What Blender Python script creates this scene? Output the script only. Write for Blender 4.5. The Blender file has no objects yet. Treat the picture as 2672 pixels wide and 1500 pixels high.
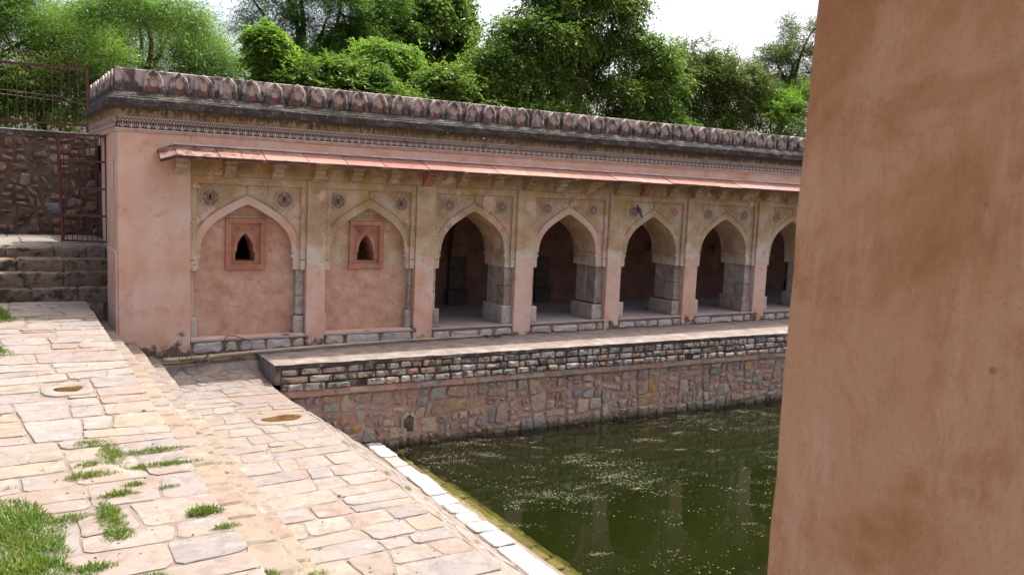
import bpy, math, random
import numpy as np
from mathutils import Vector, Matrix

# ------------------------------------------------------------------ camera, sky, sun, exposure
S = bpy.context.scene
C = S.collection
cam_d = bpy.data.cameras.new("camera")
cam = bpy.data.objects.new("camera", cam_d)
C.objects.link(cam)
S.camera = cam
cam_d.sensor_width = 36.0
cam_d.lens = 2206.7 / 2672.0 * 36.0
cam_d.clip_start = 0.05
cam_d.clip_end = 1000.0
CAMP = Vector((-1.8073, -15.0, 2.9949))
yaw, pit, rol = math.radians(32.0213), math.radians(-6.3721), math.radians(2.5822)
fwd = Vector((math.sin(yaw) * math.cos(pit), math.cos(yaw) * math.cos(pit), math.sin(pit)))
rgt = Vector((math.cos(yaw), -math.sin(yaw), 0.0))
upv = rgt.cross(fwd)
r2 = math.cos(rol) * rgt + math.sin(rol) * upv
u2 = -math.sin(rol) * rgt + math.cos(rol) * upv
cam.matrix_world = Matrix(((r2.x, u2.x, -fwd.x, CAMP.x), (r2.y, u2.y, -fwd.y, CAMP.y), (r2.z, u2.z, -fwd.z, CAMP.z), (0, 0, 0, 1)))
cam_d.dof.use_dof = True
cam_d.dof.focus_distance = 14.0
cam_d.dof.aperture_fstop = 16.0

SUNV = Vector((0.47, 0.135, 1.0)).normalized()
sun_el = math.asin(SUNV.z)
sun_az = math.atan2(SUNV.x, SUNV.y)
W = bpy.data.worlds.new("World")
S.world = W
W.use_nodes = True
wn = W.node_tree
for n in list(wn.nodes):
    wn.nodes.remove(n)
sky = wn.nodes.new("ShaderNodeTexSky")
sky.sky_type = 'NISHITA'
sky.sun_disc = False
sky.sun_elevation = sun_el
sky.sun_rotation = sun_az
sky.air_density = 0.85
sky.dust_density = 8.0
sky.ozone_density = 0.0
bg = wn.nodes.new("ShaderNodeBackground")
bg.inputs['Strength'].default_value = 0.135
wo = wn.nodes.new("ShaderNodeOutputWorld")
wn.links.new(sky.outputs[0], bg.inputs['Color'])
wn.links.new(bg.outputs[0], wo.inputs['Surface'])
sl = bpy.data.lights.new("sun", 'SUN')
sl.energy = 2.75
sl.angle = math.radians(0.6)
sl.color = (1.0, 0.965, 0.92)
so = bpy.data.objects.new("sun", sl)
C.objects.link(so)
so.rotation_euler = SUNV.to_track_quat('Z', 'Y').to_euler()
so.location = (10, 5, 30)
S.view_settings.view_transform = 'Standard'
S.view_settings.look = 'None'
S.view_settings.gamma = 1.0
S.view_settings.use_curve_mapping = False
S.view_settings.exposure = 1.55
S.cycles.use_denoising = True
S.cycles.max_bounces = 8
S.cycles.transparent_max_bounces = 16

rng = np.random.default_rng(11)
random.seed(5)

# ------------------------------------------------------------------ materials
class Mat:
    def __init__(s, name):
        s.m = bpy.data.materials.new(name)
        s.m.use_nodes = True
        s.t = s.m.node_tree
        for n in list(s.t.nodes):
            s.t.nodes.remove(n)
        s.out = s.n("ShaderNodeOutputMaterial")
        s.geo = s.n("ShaderNodeNewGeometry")
        s.oi = s.n("ShaderNodeObjectInfo")
        s.pos = s.geo.outputs['Position']
        sp = s.n("ShaderNodeSeparateXYZ")
        s.l(s.pos, sp.inputs[0])
        s.x, s.y, s.z = sp.outputs
        s._rnd = None
    def n(s, t):
        return s.t.nodes.new(t)
    def l(s, a, b):
        s.t.links.new(a, b)
    def put(s, v, sock):
        if isinstance(v, (int, float)):
            sock.default_value = v
        elif isinstance(v, tuple):
            sock.default_value = (v[0], v[1], v[2], 1.0) if len(sock.default_value) == 4 else v
        else:
            s.l(v, sock)
    def math(s, op, a, b=0.0, c=0.0, clamp=False):
        n = s.n("ShaderNodeMath"); n.operation = op; n.use_clamp = clamp
        s.put(a, n.inputs[0]); s.put(b, n.inputs[1])
        if op in ('MULTIPLY_ADD', 'WRAP'):
            s.put(c, n.inputs[2])
        return n.outputs[0]
    def step(s, v, a, b):                    # smooth 0..1 as v goes a..b
        n = s.n("ShaderNodeMapRange"); n.interpolation_type = 'SMOOTHSTEP'
        s.put(v, n.inputs['Value']); s.put(a, n.inputs['From Min']); s.put(b, n.inputs['From Max'])
        return n.outputs[0]
    def scaled(s, sc, off=None):
        n = s.n("ShaderNodeVectorMath"); n.operation = 'MULTIPLY_ADD'
        s.l(s.pos, n.inputs[0]); n.inputs[1].default_value = sc
        if off is None:
            n.inputs[2].default_value = (0, 0, 0)
        else:
            s.put(off, n.inputs[2])
        return n.outputs[0]
    def noise(s, scale, detail=4.0, rough=0.55, sc=(1, 1, 1), off=None, dist=0.0):
        n = s.n("ShaderNodeTexNoise")
        s.l(s.scaled(sc, off), n.inputs['Vector'])
        n.inputs['Scale'].default_value = scale
        n.inputs['Detail'].default_value = detail
        n.inputs['Roughness'].default_value = rough
        n.inputs['Distortion'].default_value = dist
        return n.outputs[0]
    def voro(s, scale, feature='F1', sc=(1, 1, 1)):
        n = s.n("ShaderNodeTexVoronoi"); n.feature = feature
        s.l(s.scaled(sc), n.inputs['Vector']); n.inputs['Scale'].default_value = scale
        return n.outputs['Distance']
    def rnd(s):
        if s._rnd is None:
            a = s.math('ADD', s.oi.outputs['Random'], s.geo.outputs['Random Per Island'])
            s._rnd = s.math('FRACT', a)
        return s._rnd
    def rvec(s, k=37.0):
        n = s.n("ShaderNodeCombineXYZ")
        s.l(s.math('MULTIPLY', s.rnd(), k), n.inputs[0]); s.l(s.math('MULTIPLY', s.rnd(), k * 1.7), n.inputs[1]); s.l(s.math('MULTIPLY', s.rnd(), k * 0.6), n.inputs[2])
        return n.outputs[0]
    def ramp(s, f, stops, mode='LINEAR'):
        n = s.n("ShaderNodeValToRGB"); n.color_ramp.interpolation = mode
        e = n.color_ramp.elements
        while len(e) < len(stops):
            e.new(0.5)
        for k, (p, c) in enumerate(stops):
            e[k].position = p
            e[k].color = (c[0], c[1], c[2], 1) if isinstance(c, tuple) else (c, c, c, 1)
        s.put(f, n.inputs[0])
        return n.outputs[0]
    def mix(s, f, a, b, mode='MIX'):
        n = s.n("ShaderNodeMix"); n.data_type = 'RGBA'; n.blend_type = mode
        s.put(f, n.inputs[0]); s.put(a, n.inputs[6]); s.put(b, n.inputs[7])
        return n.outputs[2]
    def bump(s, h, strength=0.4, dist=0.02, prev=None):
        n = s.n("ShaderNodeBump"); n.inputs['Strength'].default_value = strength; n.inputs['Distance'].default_value = dist
        s.put(h, n.inputs['Height'])
        if prev is not None:
            s.l(prev, n.inputs['Normal'])
        return n.outputs[0]
    def bsdf(s, col, rough=0.9, normal=None, spec=0.25, metal=0.0):
        n = s.n("ShaderNodeBsdfPrincipled")
        s.put(col, n.inputs['Base Color']); s.put(rough, n.inputs['Roughness'])
        n.inputs['Specular IOR Level'].default_value = spec; n.inputs['Metallic'].default_value = metal
        if normal is not None:
            s.l(normal, n.inputs['Normal'])
        s.l(n.outputs[0], s.out.inputs[0])
        return n

def pink_layers(m):
    a = m.noise(1.1, 6, 0.6)
    c = m.ramp(a, [(0.30, (0.43, 0.235, 0.155)), (0.44, (0.515, 0.31, 0.22)), (0.56, (0.54, 0.36, 0.28)), (0.72, (0.57, 0.425, 0.35))])
    b = m.noise(3.6, 7, 0.72, dist=0.25)
    c = m.mix(m.math('MULTIPLY', m.step(b, 0.54, 0.72), 0.6), c, (0.40, 0.19, 0.10))
    d = m.noise(2.3, 5, 0.6, sc=(1, 1, 0.6), off=(7.0, 3.0, 1.0))
    c = m.mix(m.math('MULTIPLY', m.step(d, 0.55, 0.72), 0.5), c, (0.56, 0.41, 0.34))
    s_ = m.noise(1.6, 6, 0.68, off=(5.0, 2.0, 9.0), dist=0.6)
    c = m.mix(m.math('MULTIPLY', m.step(s_, 0.55, 0.68), 0.55), c, (0.40, 0.205, 0.105))
    e = m.noise(28, 3, 0.7)
    c = m.mix(m.math('MULTIPLY', m.step(e, 0.66, 0.78), 0.35), c, (0.22, 0.11, 0.07))
    return c

def base_grime(m, c, top=0.22):
    g = m.noise(3.2, 6, 0.65, off=(2.0, 5.0, 0.0))
    k = m.math('SUBTRACT', m.math('MULTIPLY_ADD', g, 1.5, -0.75 + top), m.z)
    return m.mix(m.math('MULTIPLY', m.step(k, 0.0, 0.16), 0.9), c, m.ramp(m.noise(14, 4), [(0.35, (0.035, 0.03, 0.022)), (0.7, (0.12, 0.10, 0.065))]))

def plaster_normal(m, k=1.0):
    h = m.noise(6, 5, 0.6)
    n1 = m.bump(h, 0.25 * k, 0.03)
    return m.bump(m.noise(60, 4, 0.7), 0.22 * k, 0.008, n1)

def make_pink(name, grime=True):
    m = Mat(name)
    c = pink_layers(m)
    if grime:
        c = base_grime(m, c)
    m.bsdf(c, 0.92, plaster_normal(m))
    return m.m

def old_layers(m):
    a = m.noise(2.0, 6, 0.65)
    c = m.ramp(a, [(0.32, (0.36, 0.225, 0.115)), (0.45, (0.44, 0.30, 0.17)), (0.58, (0.49, 0.37, 0.245)), (0.74, (0.54, 0.445, 0.335))])
    yel = m.step(m.noise(1.7, 4, 0.5, off=(9.0, 0, 4.0)), 0.45, 0.62)
    zz = m.step(m.z, 2.35, 2.7)
    c = m.mix(m.math('MULTIPLY', m.math('MULTIPLY', yel, zz), 0.8), c, (0.37, 0.225, 0.08))
    # peeled crackle, lime flecks, black mould speckle
    v = m.voro(34, 'DISTANCE_TO_EDGE')
    c = m.mix(m.math('MULTIPLY', m.step(v, 0.09, 0.02), 0.35), c, (0.24, 0.16, 0.09))
    w = m.noise(11, 6, 0.75, off=(1.0, 2.0, 3.0))
    c = m.mix(m.math('MULTIPLY', m.step(w, 0.62, 0.70), 0.6), c, (0.58, 0.51, 0.42))
    msk = m.step(m.noise(1.3, 4, 0.6, off=(4.0, 0, 8.0)), 0.44, 0.58)
    spk = m.step(m.noise(52, 7, 0.8, sc=(1, 1, 0.7)), 0.47, 0.60)
    c = m.mix(m.math('MULTIPLY', m.math('MULTIPLY', msk, spk), 0.72), c, (0.10, 0.075, 0.05))
    spk2 = m.step(m.noise(85, 4, 0.75, sc=(1, 1, 0.8)), 0.58, 0.68)
    c = m.mix(m.math('MULTIPLY', spk2, 0.55), c, (0.12, 0.09, 0.06))
    st = m.step(m.noise(5, 4, 0.6, sc=(2.4, 2.4, 0.16)), 0.62, 0.74)
    c = m.mix(m.math('MULTIPLY', m.math('MULTIPLY', st, m.step(m.z, 1.9, 2.8)), 0.75), c, (0.10, 0.075, 0.05))
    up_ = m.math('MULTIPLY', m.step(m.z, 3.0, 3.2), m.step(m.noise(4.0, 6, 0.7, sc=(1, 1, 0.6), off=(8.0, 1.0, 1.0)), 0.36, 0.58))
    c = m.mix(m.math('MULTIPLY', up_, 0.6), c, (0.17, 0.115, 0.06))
    return c

def make_facade(name, lo=1.55, repair=0.60, rep_amt=1.0):
    m = Mat(name)
    pink = base_grime(m, pink_layers(m), 0.16)
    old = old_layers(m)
    nz = m.noise(2.2, 6, 0.6, off=(0.0, 6.0, 2.0))
    zn = m.math('MULTIPLY_ADD', nz, 1.5, m.z)
    low = m.step(zn, lo + 0.72, lo + 0.76)
    hi = m.step(m.z, 3.34, 3.30)
    lf = m.step(m.x, 1.09, 1.12)
    k = m.math('MULTIPLY', m.math('MULTIPLY', low, hi), lf)
    pat = m.noise(1.9, 5, 0.6, off=(3.0, 1.0, 7.0))
    k = m.math('MULTIPLY', k, m.math('SUBTRACT', 1.0, m.math('MULTIPLY', m.step(pat, repair, repair + 0.015), rep_amt)))
    # pale lime wash along the torn edge
    edge = m.math('MULTIPLY', m.step(zn, lo + 0.72, lo + 0.74), m.step(zn, lo + 1.15, lo + 0.85))
    old = m.mix(m.math('MULTIPLY', edge, 0.6), old, (0.57, 0.50, 0.43))
    c = m.mix(k, pink, old)
    h = m.math('MULTIPLY', k, 0.5)
    n0 = m.bump(h, 0.5, 0.012)
    n1 = m.bump(m.noise(9, 6, 0.7), 0.35, 0.03, n0)
    n2 = m.bump(m.noise(70, 4, 0.75), 0.3, 0.008, n1)
    m.bsdf(c, 0.93, n2)
    return m.m

def make_tympanum(name="tympanum_plaster", red=False):
    m = Mat(name)
    a = m.noise(3.4, 7, 0.7)
    c = m.ramp(a, [(0.32, (0.36, 0.18, 0.115)), (0.46, (0.44, 0.25, 0.17)), (0.60, (0.485, 0.31, 0.225)), (0.75, (0.53, 0.375, 0.295))] if not red else [(0.32, (0.28, 0.115, 0.07)), (0.5, (0.36, 0.165, 0.105)), (0.66, (0.42, 0.225, 0.155)), (0.78, (0.45, 0.29, 0.20))])
    b = m.noise(6.5, 7, 0.75, dist=0.9)
    c = m.mix(m.math('MULTIPLY', m.step(b, 0.54, 0.66), 0.75), c, (0.33, 0.125, 0.06))
    pat = m.noise(1.7, 5, 0.6, off=(3.3, 0, 0.4))
    k = m.math('MULTIPLY', m.step(pat, 0.47, 0.485), m.step(m.z, 1.45, 1.6))
    k = m.math('MULTIPLY', k, m.step(m.x, 3.2, 3.4))
    if red:
        k = m.math('MULTIPLY', k, 0.0)
    c = m.mix(k, c, old_layers(m))
    m.bsdf(c, 0.93, plaster_normal(m, 1.4))
    return m.m

def make_cornice():
    m = Mat("grimy_cornice")
    a = m.noise(4.5, 8, 0.75, sc=(0.8, 0.8, 1.5))
    c = m.ramp(a, [(0.38, (0.020, 0.018, 0.016)), (0.53, (0.05, 0.044, 0.039)), (0.62, (0.11, 0.093, 0.08)), (0.70, (0.27, 0.215, 0.185)), (0.82, (0.38, 0.31, 0.275))])
    w = m.noise(24, 4, 0.7)
    c = m.mix(m.math('MULTIPLY', m.step(w, 0.60, 0.68), 0.6), c, (0.33, 0.29, 0.26))
    m.bsdf(c, 0.95, m.bump(m.noise(30, 5, 0.75), 0.5, 0.012))
    return m.m

def make_cavetto():
    m = Mat("stained_ochre_cove")
    a = m.noise(2.5, 6, 0.65)
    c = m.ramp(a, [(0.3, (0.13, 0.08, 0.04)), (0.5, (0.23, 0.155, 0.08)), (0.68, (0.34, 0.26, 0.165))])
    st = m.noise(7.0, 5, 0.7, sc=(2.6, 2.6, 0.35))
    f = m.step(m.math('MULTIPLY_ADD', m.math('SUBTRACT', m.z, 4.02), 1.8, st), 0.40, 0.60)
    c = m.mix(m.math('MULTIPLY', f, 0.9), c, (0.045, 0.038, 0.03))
    w = m.noise(2.2, 5, 0.6, off=(11.0, 4.0, 2.0))
    c = m.mix(m.step(w, 0.68, 0.70), c, (0.52, 0.45, 0.40))
    m.bsdf(c, 0.95, m.bump(m.noise(25, 5, 0.7), 0.4, 0.012))
    return m.m

def make_frieze(name, raised=True):
    m = Mat(name)
    r = m.rnd()
    if raised:
        c = m.ramp(r, [(0.0, (0.40, 0.355, 0.30)), (0.70, (0.41, 0.345, 0.29)), (0.80, (0.43, 0.29, 0.245)), (1.0, (0.43, 0.285, 0.24))])
        g = m.noise(2.4, 6, 0.7)
        c = m.mix(m.math('MULTIPLY', m.step(g, 0.55, 0.70), 0.8), c, (0.07, 0.06, 0.052))
    else:
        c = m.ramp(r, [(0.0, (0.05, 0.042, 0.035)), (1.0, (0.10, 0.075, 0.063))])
    m.bsdf(c, 0.95, m.bump(m.noise(60, 4, 0.7), 0.3, 0.006))
    return m.m

def make_merlon(name, inner=False):
    m = Mat(name)
    r = m.oi.outputs['Random']
    if inner:
        a = m.noise(6, 5, 0.65)
        red = m.ramp(a, [(0.35, (0.24, 0.06, 0.04)), (0.58, (0.33, 0.12, 0.08)), (0.72, (0.44, 0.31, 0.27))])
        pale = m.ramp(a, [(0.35, (0.42, 0.27, 0.22)), (0.65, (0.50, 0.38, 0.33))])
        zr = m.step(m.math('MULTIPLY_ADD', a, 0.35, m.z), 4.72, 4.58)
        c = m.mix(m.math('MULTIPLY', m.step(r, 0.25, 0.4), m.math('MULTIPLY_ADD', zr, 0.85, 0.1)), pale, red)
    else:
        a = m.noise(3.2, 6, 0.65)
        c = m.ramp(a, [(0.34, (0.21, 0.165, 0.145)), (0.5, (0.33, 0.268, 0.24)), (0.66, (0.42, 0.355, 0.325))])
    g = m.noise(5, 6, 0.7, sc=(1.3, 1.3, 0.7), off=(4.0, 8.0, 0.0))
    low = m.step(m.z, 4.60, 4.36)
    f = m.step(m.math('MULTIPLY_ADD', low, 0.18, g), 0.47, 0.60)
    c = m.mix(m.math('MULTIPLY', f, 0.9 if not inner else 0.55), c, (0.045, 0.038, 0.033))
    m.bsdf(c, 0.95, m.bump(m.noise(40, 5, 0.7), 0.35, 0.01))
    return m.m

def make_chhajja():
    m = Mat("red_sandstone_eave")
    c = m.ramp(m.oi.outputs['Random'], [(0.0, (0.22, 0.105, 0.078)), (0.4, (0.265, 0.14, 0.108)), (0.75, (0.30, 0.17, 0.135)), (1.0, (0.235, 0.115, 0.09))])
    a = m.noise(4, 5, 0.6, off=m.rvec())
    c = m.mix(m.math('MULTIPLY', m.step(a, 0.5, 0.75), 0.35), c, (0.42, 0.25, 0.195))
    g = m.noise(7, 6, 0.75, off=(0.0, 2.0, 0.0))
    xl = m.step(m.x, 3.2, 0.9)
    f = m.step(m.math('MULTIPLY_ADD', xl, 0.14, g), 0.58, 0.68)
    c = m.mix(m.math('MULTIPLY', f, 0.9), c, (0.05, 0.04, 0.035))
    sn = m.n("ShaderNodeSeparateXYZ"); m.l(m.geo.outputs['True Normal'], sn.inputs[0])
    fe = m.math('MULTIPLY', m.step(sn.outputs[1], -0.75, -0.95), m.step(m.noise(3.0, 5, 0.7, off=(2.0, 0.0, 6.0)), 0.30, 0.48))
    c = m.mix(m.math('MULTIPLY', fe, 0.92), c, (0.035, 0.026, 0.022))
    m.bsdf(c, 0.9, m.bump(m.noise(45, 4, 0.7), 0.25, 0.006))
    return m.m

def make_stone(name, stops, scale=9.0, dark=0.35, bump=0.5, rough=0.92, stain=None, spec=0.25, speck=None, patch=((0.62, 0.55, 0.47), 0.4), damp=False):
    m = Mat(name)
    c = m.ramp(m.rnd(), stops)
    a = m.noise(scale, 6, 0.68, off=m.rvec())
    c = m.mix(m.math('MULTIPLY', m.step(a, 0.56, 0.30), dark), c, (0.5, 0.5, 0.5), 'MULTIPLY')
    b = m.noise(scale * 0.45, 5, 0.6, off=m.rvec(19.0))
    c = m.mix(m.math('MULTIPLY', m.step(b, 0.52, 0.75), patch[1]), c, patch[0])
    if speck:
        k = m.noise(speck[0], 3, 0.7)
        c = m.mix(m.math('MULTIPLY', m.step(k, 0.55, 0.65), speck[2]), c, speck[1])
    if damp:
        wl = m.step(m.math('MULTIPLY_ADD', m.noise(3.0, 5, 0.7), -0.35, m.z), -1.60, -1.76)
        c = m.mix(m.math('MULTIPLY', wl, 0.8), c, (0.045, 0.048, 0.024))
    if stain:
        g = m.noise(stain[1], 6, 0.7, off=(5.0, 1.0, 2.0))
        c = m.mix(m.math('MULTIPLY', m.step(g, stain[2], stain[2] + 0.1), stain[3]), c, stain[0])
    n1 = m.bump(m.noise(scale * 1.2, 5, 0.7, off=m.rvec()), bump, 0.03)
    n2 = m.bump(m.noise(scale * 7, 4, 0.7), bump * 0.6, 0.006, n1)
    m.bsdf(c, rough, n2, spec)
    return m.m

def make_flat(name, stops, scale=6.0, rough=0.95, bump=0.4, sc=(1, 1, 1), fine=60, damp=False, lip=False):
    m = Mat(name)
    c = m.ramp(m.noise(scale, 6, 0.65, sc=sc), stops)
    if damp:
        wl = m.step(m.math('MULTIPLY_ADD', m.noise(3.0, 5, 0.7), -0.35, m.z), -1.60, -1.76)
        c = m.mix(m.math('MULTIPLY', wl, 0.8), c, (0.045, 0.048, 0.024))
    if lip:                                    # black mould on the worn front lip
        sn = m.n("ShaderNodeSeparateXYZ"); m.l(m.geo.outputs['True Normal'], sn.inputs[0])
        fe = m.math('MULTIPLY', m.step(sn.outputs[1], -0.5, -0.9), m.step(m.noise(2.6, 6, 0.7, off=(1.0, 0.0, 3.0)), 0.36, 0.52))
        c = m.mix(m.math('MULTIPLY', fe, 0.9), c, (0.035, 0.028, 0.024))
    n1 = m.bump(m.noise(scale * 2, 5, 0.7), bump, 0.02)
    m.bsdf(c, rough, m.bump(m.noise(fine, 4, 0.75), bump * 0.8, 0.008, n1))
    return m.m

def make_leaf(name, c0, c1, c2, trans=0.4, gloss=0.08):
    m = Mat(name)
    r = m.geo.outputs['Random Per Island']
    c = m.ramp(r, [(0.0, c0), (0.55, c1), (1.0, c2)])
    lo = m.noise(0.55, 3, 0.5)
    c = m.mix(m.math('MULTIPLY', m.step(lo, 0.45, 0.65), 0.5), c, c2)
    d = m.n("ShaderNodeBsdfDiffuse"); m.put(c, d.inputs[0])
    tr = m.n("ShaderNodeBsdfTranslucent"); m.put(m.mix(1.0, c, (1.25, 1.25, 0.55), 'MULTIPLY'), tr.inputs[0])
    g = m.n("ShaderNodeBsdfGlossy"); g.inputs['Roughness'].default_value = 0.35; g.inputs['Color'].default_value = (1, 1, 1, 1)
    a = m.n("ShaderNodeMixShader"); a.inputs[0].default_value = trans
    m.l(d.outputs[0], a.inputs[1]); m.l(tr.outputs[0], a.inputs[2])
    b = m.n("ShaderNodeMixShader"); b.inputs[0].default_value = gloss
    m.l(a.outputs[0], b.inputs[1]); m.l(g.outputs[0], b.inputs[2])
    m.l(b.outputs[0], m.out.inputs[0])
    return m.m

M = {}
M['pink'] = make_pink("pink_plaster")
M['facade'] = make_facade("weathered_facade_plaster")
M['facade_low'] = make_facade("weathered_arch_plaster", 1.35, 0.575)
M['tymp'] = make_tympanum()
M['terra'] = make_tympanum("terracotta_niche_plaster", True)
M['cornice'] = make_cornice()
M['cove'] = make_cavetto()
M['frieze'] = make_frieze("carved_frieze_plaster")
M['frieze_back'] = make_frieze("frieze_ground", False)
M['merlon'] = make_merlon("merlon_plaster")
M['merlon_in'] = make_merlon("merlon_red_panel", True)
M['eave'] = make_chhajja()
M['lime'] = make_flat("lime_mortar_strip", [(0.35, (0.42, 0.27, 0.22)), (0.6, (0.50, 0.41, 0.36))], 8)
M['bracket'] = make_stone("bracket_stone", [(0, (0.27, 0.19, 0.11)), (0.6, (0.36, 0.27, 0.17)), (0.85, (0.38, 0.30, 0.22)), (1, (0.33, 0.27, 0.21))], 9, 0.6, 0.5, stain=((0.07, 0.055, 0.04), 12, 0.58, 0.7))
M['bracket_red'] = make_flat("red_bracket_stone", [(0.35, (0.24, 0.09, 0.062)), (0.65, (0.34, 0.155, 0.115))], 8)
M['medal'] = make_stone("medallion_stone", [(0, (0.36, 0.25, 0.16)), (0.5, (0.40, 0.30, 0.22)), (1, (0.42, 0.31, 0.25))], 12, 0.4, 0.3)
M['medal_dark'] = make_flat("medallion_ground", [(0.3, (0.17, 0.115, 0.08)), (0.55, (0.22, 0.15, 0.105)), (0.72, (0.27, 0.13, 0.085))], 9)
M['granite'] = make_stone("grey_jamb_stone", [(0, (0.28, 0.22, 0.175)), (0.35, (0.37, 0.30, 0.24)), (0.7, (0.43, 0.37, 0.305)), (1, (0.47, 0.405, 0.335))], 5, 0.85, 1.0, speck=(55, (0.09, 0.08, 0.07), 0.7), stain=((0.10, 0.08, 0.06), 5, 0.60, 0.6))
M['plinth'] = make_stone("pale_plinth_stone", [(0, (0.36, 0.31, 0.265)), (0.5, (0.43, 0.375, 0.33)), (1, (0.48, 0.42, 0.365))], 7, 0.5, 1.0, speck=(60, (0.16, 0.13, 0.11), 0.5), stain=((0.20, 0.11, 0.06), 4, 0.62, 0.6))
M['mortar'] = make_flat("red_mortar", [(0.3, (0.22, 0.115, 0.09)), (0.55, (0.33, 0.195, 0.155)), (0.75, (0.40, 0.265, 0.215))], 5, bump=0.9, fine=45, damp=True)
M['floor'] = make_flat("arcade_floor_plaster", [(0.3, (0.27, 0.205, 0.18)), (0.7, (0.35, 0.28, 0.25))], 3)
M['shade_stone'] = make_flat("shade_darkened_inner_stone", [(0.3, (0.05, 0.035, 0.027)), (0.7, (0.12, 0.085, 0.065))], 4)  # stone colour darkened to imitate the dim light inside the arcade
M['inner'] = make_flat("inner_wall_plaster", [(0.3, (0.14, 0.07, 0.05)), (0.7, (0.24, 0.13, 0.095))], 3)  # plaster colour lowered to carry the dimness of the interior
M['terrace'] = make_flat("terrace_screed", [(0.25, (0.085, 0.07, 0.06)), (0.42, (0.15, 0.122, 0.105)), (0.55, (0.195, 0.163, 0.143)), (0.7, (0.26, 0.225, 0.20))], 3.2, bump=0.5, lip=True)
M['rubble'] = make_stone("tank_wall_stone", [(0, (0.165, 0.15, 0.14)), (0.2, (0.25, 0.225, 0.20)), (0.4, (0.31, 0.24, 0.18)), (0.58, (0.25, 0.175, 0.135)), (0.74, (0.345, 0.27, 0.195)), (0.90, (0.29, 0.20, 0.155)), (0.95, (0.31, 0.18, 0.065)), (1, (0.27, 0.21, 0.18))], 8, 0.85, 1.0, patch=((0.40, 0.34, 0.29), 0.35), damp=True)
M['ledge'] = make_stone("ledge_course_stone", [(0, (0.20, 0.19, 0.185)), (0.3, (0.29, 0.26, 0.235)), (0.55, (0.36, 0.31, 0.265)), (0.78, (0.32, 0.225, 0.15)), (0.88, (0.29, 0.155, 0.105)), (1, (0.33, 0.30, 0.275))], 10, 0.8, 0.9, stain=((0.055, 0.047, 0.04), 6, 0.48, 0.85))
M['grime'] = make_flat("mould_mortar_and_niche_shade", [(0.33, (0.022, 0.019, 0.016)), (0.50, (0.06, 0.05, 0.041)), (0.60, (0.14, 0.105, 0.083)), (0.74, (0.27, 0.195, 0.15))], 4.0, bump=0.8)  # mouldy ledge mortar; also colours the panels that imitate niche shade
m = Mat("sandstone_paving")
r2_ = m.math('FRACT', m.math('MULTIPLY', m.rnd(), 7.31))
PS = [(0, (0.178, 0.146, 0.122)), (0.2, (0.205, 0.178, 0.155)), (0.36, (0.155, 0.142, 0.138)), (0.5, (0.202, 0.175, 0.148)), (0.64, (0.202, 0.165, 0.122)), (0.76, (0.172, 0.156, 0.148)), (0.9, (0.185, 0.135, 0.11)), (1, (0.212, 0.188, 0.168))]
c = m.mix(m.step(m.noise(2.6, 5, 0.6, off=m.rvec()), 0.44, 0.60), m.ramp(m.rnd(), PS), m.ramp(r2_, PS))
c = m.mix(m.math('MULTIPLY', m.step(m.noise(5.0, 6, 0.65, off=m.rvec(23.0)), 0.55, 0.70), 0.6), c, (0.27, 0.25, 0.23))
c = m.mix(m.math('MULTIPLY', m.step(m.noise(6.5, 6, 0.7, off=m.rvec(11.0)), 0.54, 0.36), 0.45), c, (0.55, 0.52, 0.52), 'MULTIPLY')
c = m.mix(m.math('MULTIPLY', m.step(m.noise(1.1, 5, 0.6, off=(3.0, 3.0, 0.0)), 0.52, 0.68), 0.45), c, (0.17, 0.125, 0.095))
c = m.mix(m.math('MULTIPLY', m.step(m.noise(70, 3, 0.7), 0.60, 0.70), 0.35), c, (0.11, 0.085, 0.07))
n1 = m.bump(m.noise(9, 6, 0.7, off=m.rvec()), 0.6, 0.02)
m.bsdf(c, 0.9, m.bump(m.noise(60, 4, 0.75), 0.45, 0.006, n1)); M['pave'] = m.m
m = Mat("ochre_step_stone")
r2_ = m.math('FRACT', m.math('MULTIPLY', m.rnd(), 7.31))
PS = [(0, (0.165, 0.135, 0.108)), (0.3, (0.19, 0.158, 0.125)), (0.5, (0.15, 0.136, 0.128)), (0.7, (0.20, 0.163, 0.115)), (0.88, (0.175, 0.127, 0.10)), (1, (0.20, 0.175, 0.15))]
c = m.mix(m.step(m.noise(2.6, 5, 0.6, off=m.rvec()), 0.44, 0.60), m.ramp(m.rnd(), PS), m.ramp(r2_, PS))
c = m.mix(m.math('MULTIPLY', m.step(m.noise(5.0, 6, 0.65, off=m.rvec(23.0)), 0.55, 0.70), 0.6), c, (0.27, 0.25, 0.23))
c = m.mix(m.math('MULTIPLY', m.step(m.noise(6.5, 6, 0.7, off=m.rvec(11.0)), 0.54, 0.36), 0.45), c, (0.55, 0.52, 0.52), 'MULTIPLY')
c = m.mix(m.math('MULTIPLY', m.step(m.noise(1.1, 5, 0.6, off=(3.0, 3.0, 0.0)), 0.52, 0.68), 0.45), c, (0.17, 0.125, 0.095))
c = m.mix(m.math('MULTIPLY', m.step(m.noise(70, 3, 0.7), 0.60, 0.70), 0.35), c, (0.11, 0.085, 0.07))
n1 = m.bump(m.noise(9, 6, 0.7, off=m.rvec()), 0.6, 0.02)
m.bsdf(c, 0.9, m.bump(m.noise(60, 4, 0.75), 0.45, 0.006, n1)); M['pave_step'] = m.m
M['pave_bed'] = make_flat("paving_mortar_bed", [(0.3, (0.12, 0.092, 0.072)), (0.55, (0.165, 0.132, 0.108)), (0.75, (0.20, 0.168, 0.142))], 5, bump=0.7)
M['kerb'] = make_stone("white_kerb_stone", [(0, (0.30, 0.285, 0.27)), (0.7, (0.35, 0.335, 0.32)), (0.9, (0.25, 0.215, 0.19)), (1, (0.32, 0.30, 0.285))], 7, 0.5, 0.9, stain=((0.17, 0.13, 0.10), 4, 0.58, 0.5))
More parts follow.
